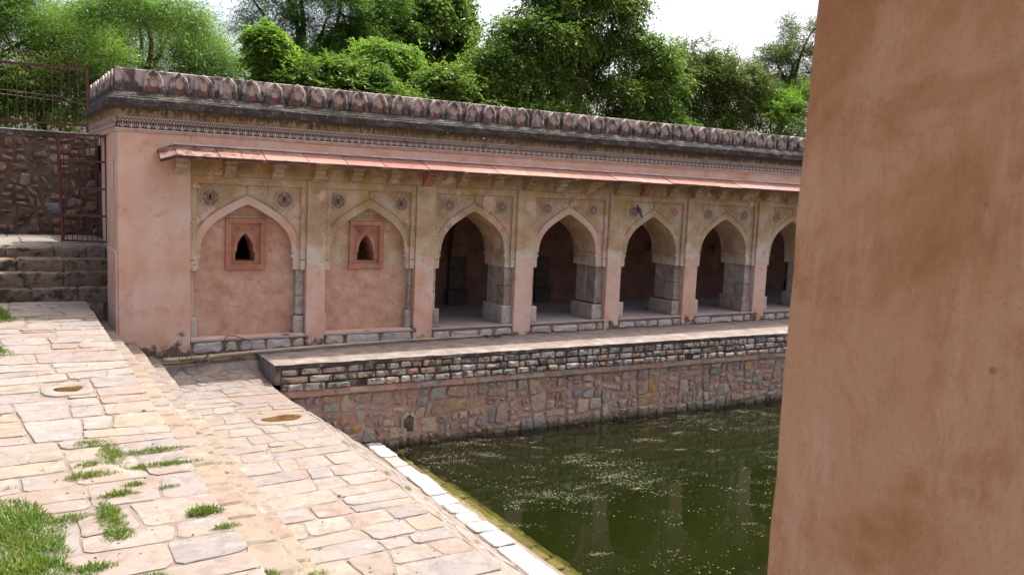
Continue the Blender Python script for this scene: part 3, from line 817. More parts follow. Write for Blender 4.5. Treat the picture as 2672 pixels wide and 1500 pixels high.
def medallion(c, r, kind, mat='medal'):
    y = 0.097
    mb = MB(); disc(mb, c, r * 0.97, y); o = mb.build('medallion', 'medal_dark' if mat == 'medal' else 'pink', B)
    mb = MB(); annulus(mb, c, r * 0.86, r, y - 0.026, y + 0.01)
    annulus(mb, c, r * 0.80, r * 0.845, y - 0.014, y + 0.01)
    mb.build('rim', mat, o)
    mb = MB()
    if kind == 'wheel':
        for k in range(16):
            t = 2 * math.pi * k / 16
            cs, sn = math.cos(t), math.sin(t)
            strip(mb, [(c[0] + r * q * cs, c[1] + r * q * sn) for q in (0.30, 0.45, 0.60)], [r * 0.035, r * 0.06, r * 0.035], y - 0.016, y + 0.005)
            for dt in (-0.11, 0.11):
                strip(mb, [(c[0] + r * 0.57 * cs, c[1] + r * 0.57 * sn), (c[0] + r * 0.80 * math.cos(t + dt), c[1] + r * 0.80 * math.sin(t + dt))], r * 0.04, y - 0.015, y + 0.005)
        annulus(mb, c, r * 0.58, r * 0.63, y - 0.012, y + 0.005)
        mb.build('spokes', mat, o)
        mb = MB(); mb.ball((c[0], y - 0.012, c[1]), (r * 0.27, r * 0.30, r * 0.27), 12, 8); mb.ball((c[0], y - 0.012 - r * 0.3, c[1]), r * 0.08, 8, 4)
        mb.build('boss', mat, o, smooth=True)
    else:
        for k in range(4):
            t = math.pi / 2 * k
            ax = (math.cos(t), math.sin(t)); bx = (-ax[1], ax[0])
            loop = []
            for q in range(12):
                s_ = 2 * math.pi * q / 12
                a = 0.56 + 0.22 * math.cos(s_); b = 0.17 * math.sin(s_) * (0.75 + 0.25 * math.cos(s_ + math.pi))
                loop.append((c[0] + r * (a * ax[0] + b * bx[0]), c[1] + r * (a * ax[1] + b * bx[1])))
            strip(mb, loop, r * 0.055, y - 0.018, y + 0.005, True)
            strip(mb, [(c[0] + r * (a * ax[0]), c[1] + r * (a * ax[1])) for a in (0.46, 0.56, 0.68)], [r * 0.03, r * 0.13, r * 0.03], y - 0.015, y + 0.005)
            for sg in (-1, 1):
                sp = []
                for q in range(12):
                    s_ = q / 11 * 4.4
                    rad = 0.27 * (1 - q / 15)
                    ctr = (0.47, 0.47 * sg)
                    a = ctr[0] + rad * math.cos(2.4 + s_ * 1.2) ; b = ctr[1] + sg * rad * math.sin(2.4 + s_ * 1.2)
                    sp.append((c[0] + r * (a * ax[0] + b * bx[0]), c[1] + r * (a * ax[1] + b * bx[1])))
                if sg == 1:
                    strip(mb, sp, r * 0.05, y - 0.015, y + 0.005)
            for q in (-0.16, 0.0, 0.16):
                strip(mb, [(c[0] + r * (-0.26 * ax[0] + q * bx[0] + 0.26 * q), c[1] + r * (-0.26 * ax[1] + q * bx[1])), (c[0] + r * (0.26 * ax[0] + q * bx[0]), c[1] + r * (0.26 * ax[1] + q * bx[1]))], r * 0.05, y - 0.014, y + 0.005)
        mb.build('arabesque', mat, o)
    return o

for i, ((xl, xr), xc, w) in enumerate(zip(RC, XCS, HWS)):
    blind = i < 2
    pmat = 'facade_low'
    # recessed rectangular frame
    for sgn in (-1, 1):
        e = xl if sgn < 0 else xr
        a, b = sorted((e, e - sgn * 0.10))
        mb = MB(); mb.box(a, b, 0.045, 0.16, 1.615, 2.92); mb.box(a + 0.003, b - 0.003, 0.041, 0.16, 1.43, 1.605)
        mb.build('frame_jamb', 'facade_low', B, bevel=0.006)
    MB().box(xl, xr, 0.043, 0.16, 2.92, 3.06).build('frame_head', 'facade_low', B, bevel=0.006)
    mb = MB()
    arch_wall(mb, xc, w, xl + 0.0, xr - 0.0, 3.06, lambda u, z, d: (u, 0.10 + 0.85 * d, z))
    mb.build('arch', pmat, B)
    # band round the arch and the double roll outside it
    half = [(w * u, z) for u, z in UZ]
    def off(dd):
        pts = []
        for k, (u, z) in enumerate(half):
            a = half[max(k - 1, 0)]; b = half[min(k + 1, len(half) - 1)]
            dx, dz = b[0] - a[0], b[1] - a[1]; l = math.hypot(dx, dz)
            nx, nz = -dz / l, dx / l
            if k == 0:
                pts.append((0, z + dd * 1.16))
            else:
                pts.append((u + nx * dd, z + nz * dd))
        return [(-u, z) for u, z in pts[::-1]] + pts[1:]
    lim = min(xc - xl, xr - xc) - 0.105
    O = [p for p in off(0.135)]
    I_ = off(0.004)
    mb = MB()
    n_ = len(O)
    O = [(max(-lim, min(lim, p[0])), p[1]) for p in O]
    vs = [(xc + p[0], 0.088, p[1]) for p in I_] + [(xc + p[0], 0.088, p[1]) for p in O] + [(xc + p[0], 0.12, p[1]) for p in I_] + [(xc + p[0], 0.12, p[1]) for p in O]
    fs = []
    for k in range(n_ - 1):
        fs += [(k, k + 1, n_ + k + 1, n_ + k), (k, k + 1, 2 * n_ + k + 1, 2 * n_ + k), (n_ + k, n_ + k + 1, 3 * n_ + k + 1, 3 * n_ + k)]
    mb.add(vs, fs)
    mb.build('arch_band', 'pink' if i in (0, 3) else 'facade_low', B)
    mb = MB()
    for dd, yy in ((0.142, 0.084), (0.158, 0.088)):
        pts = [(xc + p[0], p[1]) for p in off(dd) if abs(p[0]) < lim and p[1] > 2.0]
        strip(mb, pts, 0.008, yy, 0.12)
    mb.build('arch_roll', 'facade_low', B)
    # drop shaped finial
    mb = MB(); prof = [(0.006, 2.755), (0.012, 2.79), (0.026, 2.815), (0.028, 2.84), (0.018, 2.87), (0.014, 2.91)]
    mb.tube([(xc, 0.088, z) for r_, z in prof], [r_ for r_, z in prof], 8); mb.build('finial', 'medal', B, smooth=True)
    # medallions
    r_ = (0.165, 0.152, 0.135, 0.13, 0.13, 0.128, 0.125, 0.125, 0.125)[i]
    for sgn in (-1, 1):
        dx = 0.64 if i < 2 else 0.615
        medallion((xc + sgn * dx + (0.0 if i < 2 else 0.01), 2.69), r_, 'arabesque' if blind else 'wheel', 'pink' if (i == 4 and sgn == 1) else 'medal')
    # grey stone jambs
    for sgn in (-1, 1):
        e = xl if sgn < 0 else xr
        fin = xc + sgn * (w + (0.10 if blind else 0.06) + random.uniform(-0.01, 0.012))
        for (ya, yb) in ((0.13, 0.46), (0.478, 0.86)):
            jj = random.uniform(-0.008, 0.008)
            a, b = sorted((e, fin + jj)); zc = random.choice((0, random.uniform(0.9, 1.15)))
            if zc and ya < 0.2:
                MB().box(a, b, ya, yb, 0.60, zc).build('jamb_stone', 'granite', B, bevel=0.012)
                MB().box(a, b, ya + 0.006, yb, zc + 0.008, 1.435).build('jamb_stone', 'granite', B, bevel=0.012)
            else:
                MB().box(a, b, ya, yb, 0.60, 1.435).build('jamb_stone', 'granite', B, bevel=0.012)
            if blind:
                break
        fb = xc + sgn * (w - 0.015 + random.uniform(-0.015, 0.01)) + (sgn * 0.06 if blind else 0)
        a, b = sorted((e - sgn * 0.004, fb))
        MB().box(a, b, 0.085 if not blind else 0.09, 0.92 if not blind else 0.4, 0.234, 0.595 + random.uniform(-0.03, 0.03)).build('jamb_base', 'granite', B, bevel=0.022, segs=2)
    # rough stones of the plinth
    MB().box(xl + 0.002, xr - 0.002, 0.035, 0.2, -0.05, 0.19).build('plinth_mortar', 'mortar', B)
    u = xl + 0.02
    while u < xr - 0.12:
        L_ = min(random.uniform(0.22, 0.75), xr - 0.02 - u)
        if xr - 0.02 - u - L_ < 0.14:
            L_ = xr - 0.02 - u
        zt = (0.185 if not blind else 0.225) - random.uniform(0, 0.035)
        poly = soften(inset([(u, 0.0 + random.uniform(0, .03)), (u + L_, random.uniform(0, .03)), (u + L_ - random.uniform(0, .05), zt), (u + random.uniform(0, .05), zt - random.uniform(0, .02))], 0.006), 0.25)
        if poly:
            mb = MB(); stone_mb(mb, poly, lambda p, q, n: (p, 0.03 - n, q), 0.04, 0.02, 0.02, 0.008)
            mb.build('plinth_stone', 'plinth', B)
        u += L_ + random.uniform(0.0, 0.03)
    if not blind:
        continue
    # blind bays: wall under the arch, sill, and a small niche window
    nl, nr, nb, nt = xc - 0.25, xc + 0.25, 1.52, 2.26
    tl, tr = xl - 0.0, xr + 0.0
    ty = 0.235
    mb = MB()
    for (a, b, c_, d_) in ((tl, nl, 0.2, 3.0), (nr, tr, 0.2, 3.0), (nl, nr, 0.2, nb), (nl, nr, nt, 3.0)):
        mb.add([(a, ty, c_), (b, ty, c_), (b, ty, d_), (a, ty, d_)], [(0, 1, 2, 3)])
    mb.build('tympanum', 'tymp', B)
    mb = MB(); mb.box(xl + 0.003, xr - 0.003, 0.02, ty + 0.05, 0.19, 0.262); mb.build('sill', 'facade_low', B, bevel=0.012)
    zo = 0.0
    mb = MB()
    fx0, fx1, fz0, fz1 = xc - 0.352, xc + 0.352, 1.428, 2.345
    bw = 0.095
    mb.box(fx0, fx1, ty - 0.045, ty + 0.02, fz0, fz0 + bw); mb.box(fx0, fx1, ty - 0.045, ty + 0.02, fz1 - bw, fz1)
    mb.box(fx0, fx0 + bw, ty - 0.045, ty + 0.02, fz0 + bw, fz1 - bw); mb.box(fx1 - bw, fx1, ty - 0.045, ty + 0.02, fz0 + bw, fz1 - bw)
    nw = mb.build('niche_window', 'terra', B, bevel=0.006)
    mb = MB()
    U2 = [(0, 2.075), (0.25, 2.04), (0.5, 1.995), (0.75, 1.94), (0.92, 1.88), (1.0, 1.81), (1.0, 1.745)]
    F2 = [(1.19, 1.744), (1.19, 1.575)]
    arch_wall(mb, xc, 0.145, nl - 0.012, nr + 0.012, nt + 0.01, lambda u_, z, d: (u_, ty + 0.012 + 0.40 * d, z), U2, F2)
    for d in (0, 1):
        yy = ty + 0.012 + 0.40 * d
        mb.add([(nl - 0.012, yy, nb - 0.01), (nr + 0.012, yy, nb - 0.01), (nr + 0.012, yy, 1.575), (nl - 0.012, yy, 1.575)], [(0, 1, 2, 3)])
    mb.add([(xc - 0.18, ty + 0.012, 1.575), (xc + 0.18, ty + 0.012, 1.575), (xc + 0.18, ty + 0.412, 1.575), (xc - 0.18, ty + 0.412, 1.575)], [(0, 1, 2, 3)])
    mb.build('niche_arch', 'terra', nw)
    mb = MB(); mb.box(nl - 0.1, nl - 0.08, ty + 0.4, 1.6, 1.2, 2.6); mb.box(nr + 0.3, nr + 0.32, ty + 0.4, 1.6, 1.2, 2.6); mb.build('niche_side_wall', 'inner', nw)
    mb = MB(); strip(mb, [(xc + s_ * w_, z_) for s_, w_, z_ in [(-1, .20, 1.80), (-1, .20, 2.0), (-1, .10, 2.10), (0, 0, 2.155), (1, .10, 2.10), (1, .20, 2.0), (1, .20, 1.80)]], 0.012, ty + 0.002, ty + 0.02)
    mb.build('moulding', 'terra', nw)
    for sgn in (-1, 1):
        mb = MB(); cc = (xc + sgn * 0.135, 2.155)
        annulus(mb, cc, 0.037, 0.045, ty - 0.004, ty + 0.015, 16)
        for k in range(8):
            t = math.pi / 4 * k
            strip(mb, [(cc[0] + q * math.cos(t), cc[1] + q * math.sin(t)) for q in (0.006, 0.02, 0.034)], [0.004, 0.013, 0.004], ty - 0.002, ty + 0.015)
        mb.build('rosette', 'terra', nw)
    mb = MB()
    mb.box(fx0, fx1, ty - 0.03, ty + 0.01, 2.352, 2.372)
    for k in range(14):
        xx = fx0 + 0.025 + k * (fx1 - fx0 - 0.05) / 13
        mb.ball((xx, ty - 0.004, 2.395), (0.016, 0.012, 0.017), 6, 4)
    mb.box(fx0 + 0.01, fx1 - 0.01, ty - 0.02, ty + 0.01, 2.418, 2.43)
    for k in range(9):
        xx = -0.24 + k * 0.06; hh = 0.03 + 0.03 * (1 - abs(xx) / 0.27)
        mb.ball((xc + xx, ty, 2.44), (0.026, 0.010, hh * 0.6), 6, 4)
    mb.ball((xc, ty, 2.50), (0.022, 0.012, 0.035), 8, 5)
    mb.build('crest', 'facade_low', nw)

# inner piers and cross arches
for (xa, xb) in ((7.62, 8.06), (10.10, 10.50), (17.30, 17.72), (19.70, 20.12)):
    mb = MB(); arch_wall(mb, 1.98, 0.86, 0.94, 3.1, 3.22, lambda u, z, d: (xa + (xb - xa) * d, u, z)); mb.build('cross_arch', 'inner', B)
    MB().box(xa + 0.03, xb + 0.05, 2.98, 3.1, 0.62, 1.435).build('jamb_stone', 'shade_stone', B, bevel=0.015)
    MB().box(xa - 0.02, xb + 0.1, 2.90, 3.1, 0.23, 0.61).build('jamb_base', 'shade_stone', B, bevel=0.02)
for (a, b, c_, d_) in ((13.78, 14.06, 1.53, 1.90), (16.29, 16.57, 1.52, 1.87)):
    mb = MB(); mb.box(a, b, 3.085, 3.11, c_, c_ + 0.03); mb.box(a, b, 3.085, 3.11, d_ - 0.03, d_); mb.box(a, a + 0.03, 3.085, 3.11, c_ + .03, d_ - .03); mb.box(b - 0.03, b, 3.085, 3.11, c_ + .03, d_ - .03)
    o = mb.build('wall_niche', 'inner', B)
    MB().box(a + 0.03, b - 0.03, 3.094, 3.11, c_ + 0.03, d_ - 0.03).build('niche_shade_panel', 'grime', o)  # flat dark panel at the wall face, painting the shade of a recess

# ---- eave slabs, lime strip and brackets
J = [0.846, 1.517, 2.28, 3.019, 3.741, 4.465, 5.354, 6.103, 6.899, 7.66, 8.432, 9.157, 9.874, 10.536, 10.807, 11.482, 12.254, 12.973]
while J[-1] < 22.2:
    J.append(J[-1] + random.uniform(0.65, 0.85))
def slab(x0, x1, x0e, x1e, zw, ze, zw0=None, ze0=None):
    zw0 = zw if zw0 is None else zw0; ze0 = ze if ze0 is None else ze0
    mb = MB(); t = 0.052
    mb.hexa([(x0, 0.02, zw0 - t), (x1, 0.02, zw - t), (x1e, -0.48, ze - t), (x0e, -0.48, ze0 - t)][::-1], [(x0, 0.02, zw0), (x1, 0.02, zw), (x1e, -0.48, ze), (x0e, -0.48, ze0)][::-1])
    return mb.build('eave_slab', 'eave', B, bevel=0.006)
slab(0.60, 0.842, 0.575, 0.82, 3.54, 3.362, 3.452, 3.28)
for a, b in zip(J[:-1], J[1:]):
    dz = random.uniform(-0.006, 0.006) + 0.0004 * a
    g_ = 0.004
    slab(a + g_, b - g_, a + g_ - 0.02, b - g_ - 0.02, 3.54 + dz, 3.362 + dz + random.uniform(-0.004, 0.004))
mb = MB(); n_ = 150
for k in range(n_ + 1):
    x = 0.85 + (22.1 - 0.85) * k / n_
    h_ = 0.016 + random.uniform(-0.012, 0.016); d_ = 0.028 + random.uniform(-0.014, 0.02)
    mb.v += [(x, -0.001, 3.548 + h_ + 0.0004 * x), (x, -0.012, 3.548 + h_ * 0.7 + 0.0004 * x), (x, -d_, 3.541 - d_ * 0.26 + 0.006 + 0.0004 * x)]
for k in range(n_):
    for q in range(2):
        mb.f.append((3 * k + q, 3 * k + q + 1, 3 * k + q + 4, 3 * k + q + 3)); mb.mi.append(0)
mb.build('lime_joint', 'lime', B)
BX = [0.953, 1.749, 2.568, 3.307, 4.021, 4.77, 5.517, 6.258, 7.064, 7.844, 8.633, 9.45, 10.241, 11.01, 11.815, 12.594, 13.431, 14.225, 15.067, 15.901, 16.7, 17.5, 18.3, 19.1, 19.9, 20.7, 21.5]
def bracket(x, mat):
    prof = [(0.01, 3.37), (-0.36, 3.37), (-0.36, 3.325), (-0.28, 3.315), (-0.28, 3.275), (-0.20, 3.265), (-0.215, 3.225), (-0.20, 3.18), (-0.13, 3.165), (-0.135, 3.13), (-0.10, 3.085), (-0.04, 3.065), (-0.03, 3.04), (0.01, 3.04)]
    mb = MB(); mb.prism(prof, lambda p: (x - 0.095, p[0], p[1]), lambda p: (x + 0.095, p[0], p[1]))
    mb.box(x - 0.125, x + 0.125, -0.37, 0.01, 3.327, 3.368)
    mb.box(x - 0.113, x + 0.113, -0.30, 0.01, 3.278, 3.312)
    return mb.build('bracket', mat, B, bevel=0.005)
b0 = bracket(BX[0], 'bracket')
for k, x in enumerate(BX[1:], 1):
    if k in (6, 13):
        br = bracket(x, 'bracket_red')
    else:
        c_ = clone(b0, B, (x - BX[0], 0, random.uniform(-0.004, 0.004)))

# ---- frieze, cove, cornice (z rises very slightly to the right, as built)
SH = 0.0038
def run(name, prof, mat, jit=0.0, step=0.45, xe=XEND):
    st = [('s', y) for y in np.arange(4.0, 0.15, -step)] + [('c', 0)] + [('f', x) for x in np.arange(step, xe, step)] + [('f', xe)]
    mb = MB(); n = len(prof)
    for kd, t in st:
        for (o_, z) in prof:
            o2 = o_ + random.uniform(-jit, jit); z2 = z + random.uniform(-jit, jit) * 0.6
            if kd == 's':
                mb.v.append((-o2, t, z2))
            elif kd == 'c':
                mb.v.append((-o_, -o_, z))
            else:
                mb.v.append((t, -o2, z2 + SH * t))
    for i in range(len(st) - 1):
        for k in range(n - 1):
            mb.f.append((i * n + k, i * n + k + 1, (i + 1) * n + k + 1, (i + 1) * n + k)); mb.mi.append(0)
    return mb.build(name, mat, B)
run('lower_moulding', [(-0.01, 3.69), (0.012, 3.70), (0.02, 3.715), (0.012, 3.725), (0.03, 3.735), (0.03, 3.752), (0.0, 3.757)], 'lime', 0.001)
run('frieze_ground', [(0.002, 3.75), (0.002, 3.95)], 'frieze_back')
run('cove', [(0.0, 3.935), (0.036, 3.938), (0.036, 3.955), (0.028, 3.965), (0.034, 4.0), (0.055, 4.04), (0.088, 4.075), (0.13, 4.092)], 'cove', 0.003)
run('cornice_band', [(0.12, 4.09), (0.143, 4.094), (0.145, 4.205), (0.138, 4.222), (0.115, 4.232), (0.112, 4.25), (0.085, 4.262), (0.06, 4.30), (0.035, 4.318), (0.03, 4.35), (-0.05, 4.352)], 'cornice', 0.004, 0.22)
mb = MB()
run('parapet', [(-0.045, 4.34), (-0.045, 4.69), (-0.055, 4.70), (-0.34, 4.70), (-0.34, 4.34)], 'merlon', 0.004)
# carved frieze: interlaced arches over lotus buds
def frieze_unit(mb, x0, wd, y0, y1, z0, h):
    F = None
    for c_ in (0.0, 0.5):
        cx = x0 + c_ * wd
        pts = [(cx + wd * 0.5 * math.cos(t), z0 + h * (0.50 + 0.42 * math.sin(t))) for t in np.linspace(0, math.pi, 9)]
        strip(mb, pts, wd * 0.075, y0, y1)
        pts = [(cx + wd * 0.25 * math.cos(t), z0 + h * (0.50 + 0.22 * math.sin(t))) for t in np.linspace(0, math.pi, 6)]
        strip(mb, pts, wd * 0.06, y0 + 0.003, y1)
    cx = x0 + wd / 2
    strip(mb, [(cx, z0 + h * q) for q in (0.04, 0.26, 0.50)], [wd * 0.04, wd * 0.26, wd * 0.04], y0, y1)
    for sg in (-1, 1):
        strip(mb, [(cx + sg * wd * a, z0 + h * b) for a, b in ((0.04, 0.04), (0.24, 0.20), (0.36, 0.46))], [wd * 0.05, wd * 0.14, wd * 0.03], y0, y1)
    strip(mb, [(x0, z0 + h * q) for q in (0.08, 0.22, 0.36)], [wd * 0.03, wd * 0.12, wd * 0.03], y0, y1)
NU, UW = 6, 0.129
mb = MB()
for k in range(NU):
    frieze_unit(mb, 0.02 + k * UW, UW, -0.028, 0.0, 3.757, 0.185)
mb.box(0.02, 0.02 + NU * UW, -0.03, -0.002, 3.927, 3.937)
f0 = mb.build('frieze_panel', 'frieze', B, loc=(0.02, 0, 3.757))
k = 1
while 0.02 + k * NU * UW < 22.4:
    dx = k * NU * UW
    c_ = clone(f0, B, (dx, 0, SH * dx)); k += 1
c_ = clone(f0, B); c_.location = (0, 0.85, 3.757); c_.rotation_euler.z = -math.pi / 2
for k in range(1, 5):
    clone(c_, B, (0, k * NU * UW, 0))

# ---- merlons
OH = [(0.172, 0.0), (0.178, 0.035), (0.152, 0.075), (0.150, 0.13), (0.147, 0.19), (0.130, 0.25), (0.095, 0.30), (0.047, 0.338), (0, 0.366)]
IH = [(0.105, -0.002), (0.078, 0.05), (0.070, 0.09), (0.082, 0.128), (0.104, 0.165), (0.094, 0.205), (0.054, 0.212), (0.042, 0.245), (0, 0.298)]
full = lambda h_: [(-u, z) for u, z in h_] + [(u, z) for u, z in h_[:-1][::-1]]
def merlon(x, side=False):
    z0 = 4.348
    O, I_ = full(OH), full(IH); n = len(O)
    mb = MB()
    P = lambda p, y: (x + p[0], y, z0 + p[1])
    R_ = [(p[0] * 0.90, p[1] * 0.955 + 0.004) for p in O]
    I2 = [(p[0] * 1.10, p[1] * 1.03) for p in I_]
    vs = [P(p, 0.06) for p in O] + [P(p, -0.012) for p in O] + [P(p, -0.026) for p in R_] + [P(p, -0.022) for p in I2] + [P(p, 0.004) for p in I_]
    fs = []
    for i in range(n - 1):
        for r_ in range(4):
            fs.append((r_ * n + i, r_ * n + i + 1, (r_ + 1) * n + i + 1, (r_ + 1) * n + i))
    mb.add(vs, fs)
    o = mb.build('merlon', 'merlon', B, loc=(x, 0, z0), smooth=False)
    mb = MB(); mb.add([P(p, 0.004) for p in I_], [tuple(range(n))]); mb.build('inner_panel', 'merlon_in', o)
    mb = MB(); cc = (x, z0 + 0.143)
    annulus(mb, cc, 0.043, 0.052, -0.016, 0.005, 16)
    for k in range(8):
        t = math.pi / 4 * k
        strip(mb, [(cc[0] + q * math.cos(t), cc[1] + q * math.sin(t)) for q in (0.008, 0.027, 0.042)], [0.006, 0.017, 0.006], -0.013, 0.005)
    mb.build('rosette', 'frieze', o)
    return o
m0 = merlon(0.547)
k = 1
while 0.547 + k * 0.3935 < 23.0:
    c_ = clone(m0, B, (k * 0.3935 + random.uniform(-0.008, 0.008), random.uniform(-0.006, 0.006), SH * 0.8 * k * 0.3935))
    c_.scale = (random.uniform(0.95, 1.05), random.uniform(0.8, 1.15), random.uniform(0.965, 1.02)); c_.rotation_euler.y = random.uniform(-0.025, 0.025); k += 1
ms = clone(m0, B); ms.location = (0.0, 0.52, 4.348); ms.rotation_euler.z = -math.pi / 2
for k in range(1, 9):
    clone(ms, B, (0, k * 0.3935, 0))
# the corner leaf, folded over the angle of the parapet
mb = MB(); z0 = 4.348
hp = [(u, z) for u, z in OH]
for rot in (0, 1):
    G = (lambda u, d, z: (u, d, z)) if rot == 0 else (lambda u, d, z: (d, u, z))
    vs = [G(-0.02 if k == len(hp) - 1 else u * 1.2 - 0.02, -0.024, z0 + z) for k, (u, z) in enumerate(hp)] + [G(-0.024, -0.024, z0)]
    vs2 = [G(max(u * 1.2 - 0.02, -0.02), 0.05, z0 + z) for u, z in hp] + [G(-0.024, 0.05, z0)]
    n = len(vs)
    mb.add(vs + vs2, [tuple(range(n))] + [(i, (i + 1) % n, n + (i + 1) % n, n + i) for i in range(n)])
    strip(mb, [(u * 1.12 - 0.02, z0 + z * 0.97) for u, z in hp], 0.03, -0.036, -0.02, False, (lambda u, z, y: (u, y, z)) if rot == 0 else (lambda u, z, y: (y, u, z)))
mb.build('corner_merlon', 'merlon', B)
# ------------------------------------------------------------------ terrace and tank wall
yT = lambda x: -1.353 - 0.0275 * (x - 2.19)
TX0, TX1 = 2.19, 23.2
T = thing('terrace_wall', 'low terrace in front of the arcade on a rubble tank wall with blackened stepped ledge courses', 'terrace', (0, 0, 0))
def skewbox(mb, x0, x1, d0, d1, z0, z1, back=None):
    y1a, y1b = (yT(x0) + d1, yT(x1) + d1) if back is None else (back, back)
    return mb.hexa([(x0, yT(x0) + d0, z0), (x1, yT(x1) + d0, z0), (x1, y1b, z0), (x0, y1a, z0)], [(x0, yT(x0) + d0, z1), (x1, yT(x1) + d0, z1), (x1, y1b, z1), (x0, y1a, z1)])
# top slab with a worn lip
mb = MB(); n_ = 150
for k in range(n_ + 1):
    x = TX0 + (TX1 - TX0) * k / n_
    e = random.uniform(-0.012, 0.008); zf = random.uniform(-0.012, 0.0)
    mb.v += [(x, 0.03, 0.0), (x, yT(x) + 0.10, 0.0), (x, yT(x) + e, zf), (x, yT(x) + e + random.uniform(0, .015), -0.055 - random.uniform(0, .025)), (x, yT(x) + 0.06, -0.09)]
for k in range(n_):
    for q in range(4):
        mb.f.append((5 * k + q, 5 * k + q + 1, 5 * k + q + 6, 5 * k + q + 5)); mb.mi.append(0)
mb.build('top_slab', 'terrace', T)
mb = MB(); skewbox(mb, TX0 + 0.003, TX0 + 0.10, 0.004, 0, -0.345, -0.004, back=-0.02); mb.build('end_face', 'terrace', T, bevel=0.01)
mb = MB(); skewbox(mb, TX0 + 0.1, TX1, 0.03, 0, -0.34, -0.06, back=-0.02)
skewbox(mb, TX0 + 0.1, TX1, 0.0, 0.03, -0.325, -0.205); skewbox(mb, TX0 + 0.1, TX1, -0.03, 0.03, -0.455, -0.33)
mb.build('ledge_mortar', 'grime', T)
mb = MB(); skewbox(mb, TX0 + 0.02, TX1, -0.035, 0, -0.575, -0.452, back=-0.04); mb.build('string_course', 'mortar', T, bevel=0.012)
mb = MB(); skewbox(mb, TX0 + 0.02, TX1, 0.035, 0, -3.6, -0.573, back=-0.05); mb.build('wall_core', 'mortar', T)
for (za, zb, dy, d_) in ((-0.205, -0.072, 0.020, 0.02), (-0.326, -0.204, -0.010, 0.028), (-0.456, -0.328, -0.040, 0.03)):
    u = TX0 + 0.11
    while u < 16.4:
        L_ = random.uniform(0.13, 0.36) * (1.35 if u < 3.4 else 1.0)
        z0_ = za + random.uniform(-0.004, 0.018); z1_ = zb - random.uniform(-0.004, 0.025)
        poly = soften(inset([(u, z0_), (u + L_, z0_ + random.uniform(-.008, .012)), (u + L_ - random.uniform(0, .025), z1_), (u + random.uniform(0, .025), z1_ - random.uniform(-.008, .015))], 0.005), 0.2, cut=0.018, wob=0.006)
        if poly and random.random() > 0.03:
            mb = MB(); pr = random.uniform(0.0, 0.022)
            stone_mb(mb, poly, lambda p, q, n: (p, yT(p) + dy - n, q), 0.012 + pr, 0.03, 0.014, 0.006)
            mb.build('ledge_stone', 'ledge', T)
        u += L_ + random.uniform(0.0, 0.025)
# pieces of the string course
u = TX0 + 0.05
while u < 16.3:
    L_ = random.uniform(0.2, 0.6)
    poly = soften(inset([(u, -0.568), (u + L_, -0.568), (u + L_ - random.uniform(0, .03), -0.462), (u + random.uniform(0, .03), -0.462)], 0.008), 0.25)
    if poly and random.random() > 0.25:
        mb = MB(); stone_mb(mb, poly, lambda p, q, n: (p, yT(p) - 0.035 - n, q), 0.008, 0.02, 0.012, 0.004)
        mb.build('string_stone', 'rubble', T)
    u += L_ + random.uniform(0.01, 0.08)
# rubble face
cells = gcells([(2.25, -1.72), (16.7, -1.72), (16.7, -0.580), (2.25, -0.580)], (0.008, 0.014, 0.03, 0.045, 0.065, 0.09), 1.3, 0.15)
items = []
for c_ in cells:
    cx = sum(p[0] for p in c_) / len(c_); cz = sum(p[1] for p in c_) / len(c_)
    if abs(cx - 4.62) < 0.20 and abs(cz + 1.19) < 0.22:
        continue
    poly = inset(c_, random.uniform(0.009, 0.032))
    if len(poly) < 3 or abs(area(poly)) < 0.0014:
        continue
    poly = soften(poly, 0.28, cut=0.03)
    if poly:
        items.append((abs(area(poly)) / (cx + 9) ** 2, poly))
items.sort(key=lambda t: -t[0])
rest = MB()
for k, (_, poly) in enumerate(items):
    F = lambda p, q, n: (p, yT(p) + 0.035 - n, q)
    pr = random.uniform(0.008, 0.052)
    if k < 295:
        mb = MB(); stone_mb(mb, poly, F, pr, 0.02, 0.016, 0.009, 0.008); mb.build('wall_stone', 'rubble', T)
    else:
        stone_mb(rest, poly, F, pr, 0.02, 0.016, 0.009, 0.008)
if rest.v:
    rest.build('small_wall_stones', 'rubble', T, kind='stuff')
mb = MB(); Fy = lambda x: yT(x) + 0.005
for s_ in (-1, 1):
    mb.hexa([(4.62 + s_ * .13 - .035, Fy(4.6), -1.38), (4.62 + s_ * .13 + .035, Fy(4.6), -1.38), (4.62 + s_ * .13 + .035, Fy(4.6) + .08, -1.38), (4.62 + s_ * .13 - .035, Fy(4.6) + .08, -1.38)],
            [(4.62 + s_ * .13 - .03, Fy(4.6), -1.14), (4.62 + s_ * .13 + .03, Fy(4.6), -1.14), (4.62 + s_ * .13 + .03, Fy(4.6) + .08, -1.14), (4.62 + s_ * .13 - .03, Fy(4.6) + .08, -1.14)])
    mb.hexa([(4.62 + s_ * .17, Fy(4.6) - .02, -1.14), (4.62 + s_ * .10, Fy(4.6) - .02, -1.14), (4.62 + s_ * .10, Fy(4.6) + .08, -1.14), (4.62 + s_ * .17, Fy(4.6) + .08, -1.14)],
            [(4.62 + s_ * .05, Fy(4.6) - .02, -1.0), (4.62 - s_ * .0, Fy(4.6) - .02, -1.06), (4.62 - s_ * .0, Fy(4.6) + .08, -1.06), (4.62 + s_ * .05, Fy(4.6) + .08, -1.0)])
o = mb.build('spout_niche', 'granite', T, bevel=0.01)
MB().box(4.52, 4.72, Fy(4.6) + 0.022, Fy(4.6) + 0.06, -1.38, -1.08).build('niche_shade_panel', 'grime', o)  # dark panel standing in for the shadow inside the spout recess

